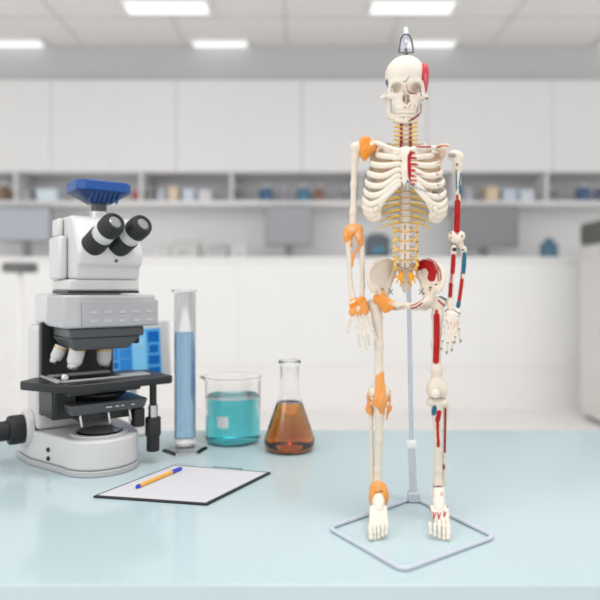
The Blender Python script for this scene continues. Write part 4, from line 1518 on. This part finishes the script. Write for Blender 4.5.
def f_sac(P):
    q = P - K(406, 272, 9)
    wd = 9.5 - np.clip((q[..., 1] + 8) / 30, 0, 1) * 7
    curve = (q[..., 1] - 6) ** 2 * -.012 + 3
    d = smax(smax(np.abs(q[..., 0]) - wd, np.abs(q[..., 2] - curve) - 3, 2), np.abs(q[..., 1] - 6) - 15, 2)
    d = smin(d, smax(d_ell(q, (0, -7, -2), (7.5, 9, 5.5)), np.abs(q[..., 1] + 7) - 3, 1), 2)
    m = q.copy()
    m[..., 0] = np.abs(q[..., 0])
    for y, x in ((0, 5), (5.5, 4), (10.5, 3)):
        d = smax(d, -d_ell(m, (x, y, -1), (1.1, 1.2, 3.5)), .5)
    return d


sdf('sacrum', f_sac, K(406, 272, 9) - (14, 18, 14), K(406, 272, 9) + (14, 30, 14), .7, skel, BONE)
ktube('sacral_nerve_loop', [(397.5, 264, 1), (401, 267.5, -4), (406.5, 268.5, -5), (411.5, 266.5, -4), (414, 262.5, 1)], .5, skel, 7, 5, np.array(lin('#8a7350')))
for sx in (-1, 1):
    ktube('sacral_nerve', [(406 + sx * 5, 272, 3), (406 + sx * 5, 276, 0), (406 + sx * 4.4, 282, 0)], [1.5, 2.6, 1.2], skel, 9, 5, np.array(lin('#eaa92c')))
    for (x, y) in ((11.5, 278), (9.5, 283), (5.6, 286.5)):
        ktube('sacral_nerve', [(406 + sx * 4.5, 273, 2), (406 + sx * (x * .62), 275.5, -1), (406 + sx * x, y, 0)], [1.2, 1.3, .6], skel, 8, 5, np.array(lin('#e9a733')))
    ktube('sacral_nerve', [(406 + sx * 10, 261, 0), (406 + sx * 11.2, 265, -2), (406 + sx * 8.5, 269, -1)], [1.2, 1.9, .8], skel, 8, 4, YELL * .9)
    ktube('hip_artery', [(406 + sx * 17.5, 288, -6), (406 + sx * 15.5, 291.5, -7), (406 + sx * 13.2, 294.5, -5)], .45, skel, 6, 4, np.array(lin('#444a42')))
    ktube('hip_artery', [(406 + sx * 12.8, 289.5, -6), (406 + sx * 15.5, 291.5, -7), (406 + sx * 17.3, 294, -6)], .45, skel, 6, 4, np.array(lin('#444a42')))

# leg with ligaments --------------------------------------------------------
chain('thigh_bone', [(375, 306, 1), (377.3, 318, 1), (379, 345, -2), (378.8, 372, -2), (379.5, 384, -1)], [5.8, 5.2, 4.3, 4.4, 5.6], skel, .8, 3, BONE, (),
      [(371.5, 304.5, 2, 4.8, 5.5, 5), (381.5, 302, 0, 5.2, 4.6, 4.6), (372.8, 392, 0, 5, 6, 7.5), (385, 392, 0, 5.2, 6.4, 7.5)], 7)
lumpy('hip_ligament', [], skel, .7, 2.5, .3, ORANGE2 * .5 + ORANGE * .5, [p_ell(396, 303.5, 6, 2.6, ORANGE * .5 + BONE * .5, 8, soft=3)],
      [((378.5, 299, -6), (391, 305, -8), 5.2, 4.), ((381, 294, -6), (385, 307.5, -6), 4., 4.5), ((390, 303, -9), (401, 305, -14), 3.2, 1.6), ((386, 309.5, -6), (392, 305, -8), 2.4, 2.8)])
chain('shin_bone', [(379.5, 404, 0), (379.5, 413, -1), (379.2, 440, -1), (378, 470, -1), (378, 484, -1)], [6.5, 4.7, 3.5, 3.5, 5], skel, .8, 3, BONE, (), [(373.8, 403, 0, 4.6, 3.6, 6.5), (385.3, 403, 0, 4.8, 3.8, 6.5)], 7)
chain('calf_bone', [(370.8, 409, 3), (371, 425, 3), (372, 455, 3), (372.2, 484, 2)], [3, 2.1, 2.0, 2.8], skel, .7, 2, BONE)
lumpy('knee_ligament', [(380.5, 401, -8, 6.3, 7.5, 3.6)], skel, .7, 2.2, .3, ORANGE,
      [p_ell(376.3, 402.5, 1.2, 2, ORANGE2, soft=1.5)],
      [((380.2, 375, -5), (380.3, 396, -7.5), 4.2, 5.2), ((381, 402, -8), (382, 413, -5), 5, 2.6), ((389.5, 391, -3), (389.6, 410, -3), 1.6, 1.8), ((389.5, 408, -3), (386, 420, -2), 1.4, .9), ((368.8, 392, -2), (368.6, 410, -1), 1.5, 2.4), ((369, 410, -1), (371, 414, -1), 2.2, 1.8), ((372.5, 404, -6), (376, 402, -8), 2, 2.5)])
lumpy('ankle_ligament', [(378.5, 492, -7, 8, 8, 5), (373.5, 499, -9, 4.5, 9, 4), (384.5, 497, -8, 4, 8, 4), (378.5, 487, -5, 7.5, 5, 4.6)], skel, .7, 2.5, .5, ORANGE,
      [p_ell(381, 491.5, 2.6, .7, np.array(lin('#6a6a30'))), p_ell(376, 492.5, 1.5, 1, np.array(lin('#b36a1c'))), p_ell(373, 502, 2, 3, ORANGE * .5 + IVORY * .5, soft=2)], [((376.5, 476, -3), (377.5, 486, -5), .8, 3.5), ((370.5, 485, -2), (371.5, 497, -5), 1.4, 2.2), ((386, 486, -3), (387, 499, -6), 1.2, 1.5)])


def foot(cx, dx, paint, base, big, wd=1.):
    """cx ankle, dx sideways drift of the toes, big = side of the big toe"""
    X = lambda x, y, w_: K(cx + x + dx * (y - 490) / 50, y, w_)

    def f(P):
        d = d_ell(P, X(0, 490, -1), (6.2, 5, 7))
        d = smin(d, d_cap(P, X(0, 494, 4), X(0, 500, 14), 5, 5.2), 3)
        d = smin(d, d_chain(P, [X(0, 494, -5), X(0, 503, -16), X(0, 509, -24)], [6, 5.5, 4.5], 3), 3)
        for k_ in range(5):
            x = (k_ - 2) * 3.4 * big * wd
            d = smin(d, d_cap(P, X(x * .95, 508, -22 + abs(k_ - 1) * .8), X(x * 1.18, 525.5 - .9 * k_, -43 + k_), 2.4, 1.45), 1.)
            d = smin(d, d_ell(P, X(x * 1.18, 526 - .9 * k_, -43.5 + k_), (2.1, 1.9, 2)), .6)
        return d
    lo, hi = bb([X(-11, 484, 18), X(11, 530, -48)], 6)
    ft_ = sdf('foot', f, lo, hi, .65, skel, base, paint)
    for k_ in range(5):
        x = (k_ - 2) * 3.4 * big * wd * 1.18
        y1 = 540 - 1.5 * abs(k_ - 1.2) - (.6 * k_)
        finger([(cx + x + dx * .72, 527.5 - .9 * k_, -45 + k_), (cx + x * 1.0 + dx * .86, 527.5 - .9 * k_ + (y1 - 527) * .5, -50 + k_), (cx + x * .95 + dx, y1, -53 + k_)], ft_, 'toe', 2.3 if k_ == 0 else 1.75, 2.0 if k_ == 0 else 1.4, base, ())
    return ft_


foot(378.3, .3, [], IVORY, 1)

# leg with painted muscles ------------------------------------------------------
chain('thigh_bone', [(437.5, 302, 1), (437.3, 316, 1), (436.6, 345, -1), (436.6, 370, -2), (437, 382, -1)], [5.2, 5.1, 4.5, 4.8, 6.4], skel, .8, 4.5, BONE,
      [p_line([(436.6, 311), (436.7, 316)], 1.6, RED), p_line([(436.7, 316), (436.6, 340), (436, 361)], 3.2, RED), p_seg(438.5, 300.5, 444, 305.5, .9, CRIM), p_seg(440, 296.5, 446, 300, 1., TEAL), p_line([(429, 307), (430.5, 310.5), (432, 308.5)], .5, DARK)],
      [(442.5, 301.5, 2, 4.6, 5.5, 5), (431, 301, 0, 5.2, 5, 4.8), (431.3, 389.5, -1, 5, 8.5, 7.5), (442.3, 389.5, -1, 5.4, 8.5, 7.5), (437, 386, -3, 6, 8, 6)], 7)
lumpy('kneecap', [(435.2, 393.5, -9.6, 4.4, 4.6, 2.2)], skel, .6, 1, 0, IVORY)
chain('shin_bone', [(437, 404, 0), (436.6, 414, -1), (437.4, 440, -1), (438, 470, -1), (438, 484, -1)], [6.5, 4.7, 3.4, 3.6, 5.2], skel, .8, 3, BONE,
      [p_ell(434.2, 410.5, 2.6, 5.4, TEAL, 8, front=False), p_line([(439, 412.5), (437.6, 420)], 2.5, RED), p_line([(437.6, 420), (437.8, 434), (438.3, 446)], 1.6, RED), p_line([(433, 486), (436, 487.5), (438, 486), (441.5, 487)], .7, PURP)],
      [(431, 402, -1, 4.6, 4.2, 7), (443.4, 402, -1, 4.8, 4.4, 7), (446.5, 404.5, 1, 2, 2, 2)], 7)
chain('calf_bone', [(445.8, 407.5, 3), (445, 430, 3), (444.3, 455, 3), (443.6, 483, 2)], [2.7, 1.7, 1.7, 2.6], skel, .6, 2, BONE,
      [p_line([(445.6, 409), (445.2, 428), (444.8, 452)], 1.1, CRIM), p_ell(444, 467, 1.1, 3, CRIM), p_ell(448, 405.5, 1, 1, DARK)])
foot(438.6, .9, [p_seg(430, 513, 430.8, 518.5, .7, CRIM), p_line([(433.3, 512), (434, 518.5), (435.8, 513)], .7, CRIM), p_line([(437.6, 512.5), (438.8, 519), (440.6, 513)], .7, CRIM), p_line([(443.5, 511.5), (444, 517), (446, 512)], .7, CRIM),
              p_ell(441.5, 494, 1.6, 2.2, np.array(lin('#c8a58a'))), p_ell(447.5, 507, 1, 1, PURP), p_ell(444, 530, .9, .9, DARK), p_ell(447, 529, .7, 1, DARK), p_ell(430, 533, 1.2, .7, DARK)], IVORY, -1, 1.14)
for o in bpy.data.objects:
    n_ = o.name.split('.')[0]
    if n_.endswith('ligament'):
        o['label'] = 'orange ' + n_.replace('_', ' ')
    elif n_ in ('spinal_nerve', 'sacral_nerve'):
        o['label'] = 'yellow nerve root'
    elif n_ == 'temporal_muscle':
        o['label'] = 'red muscle on the temple'
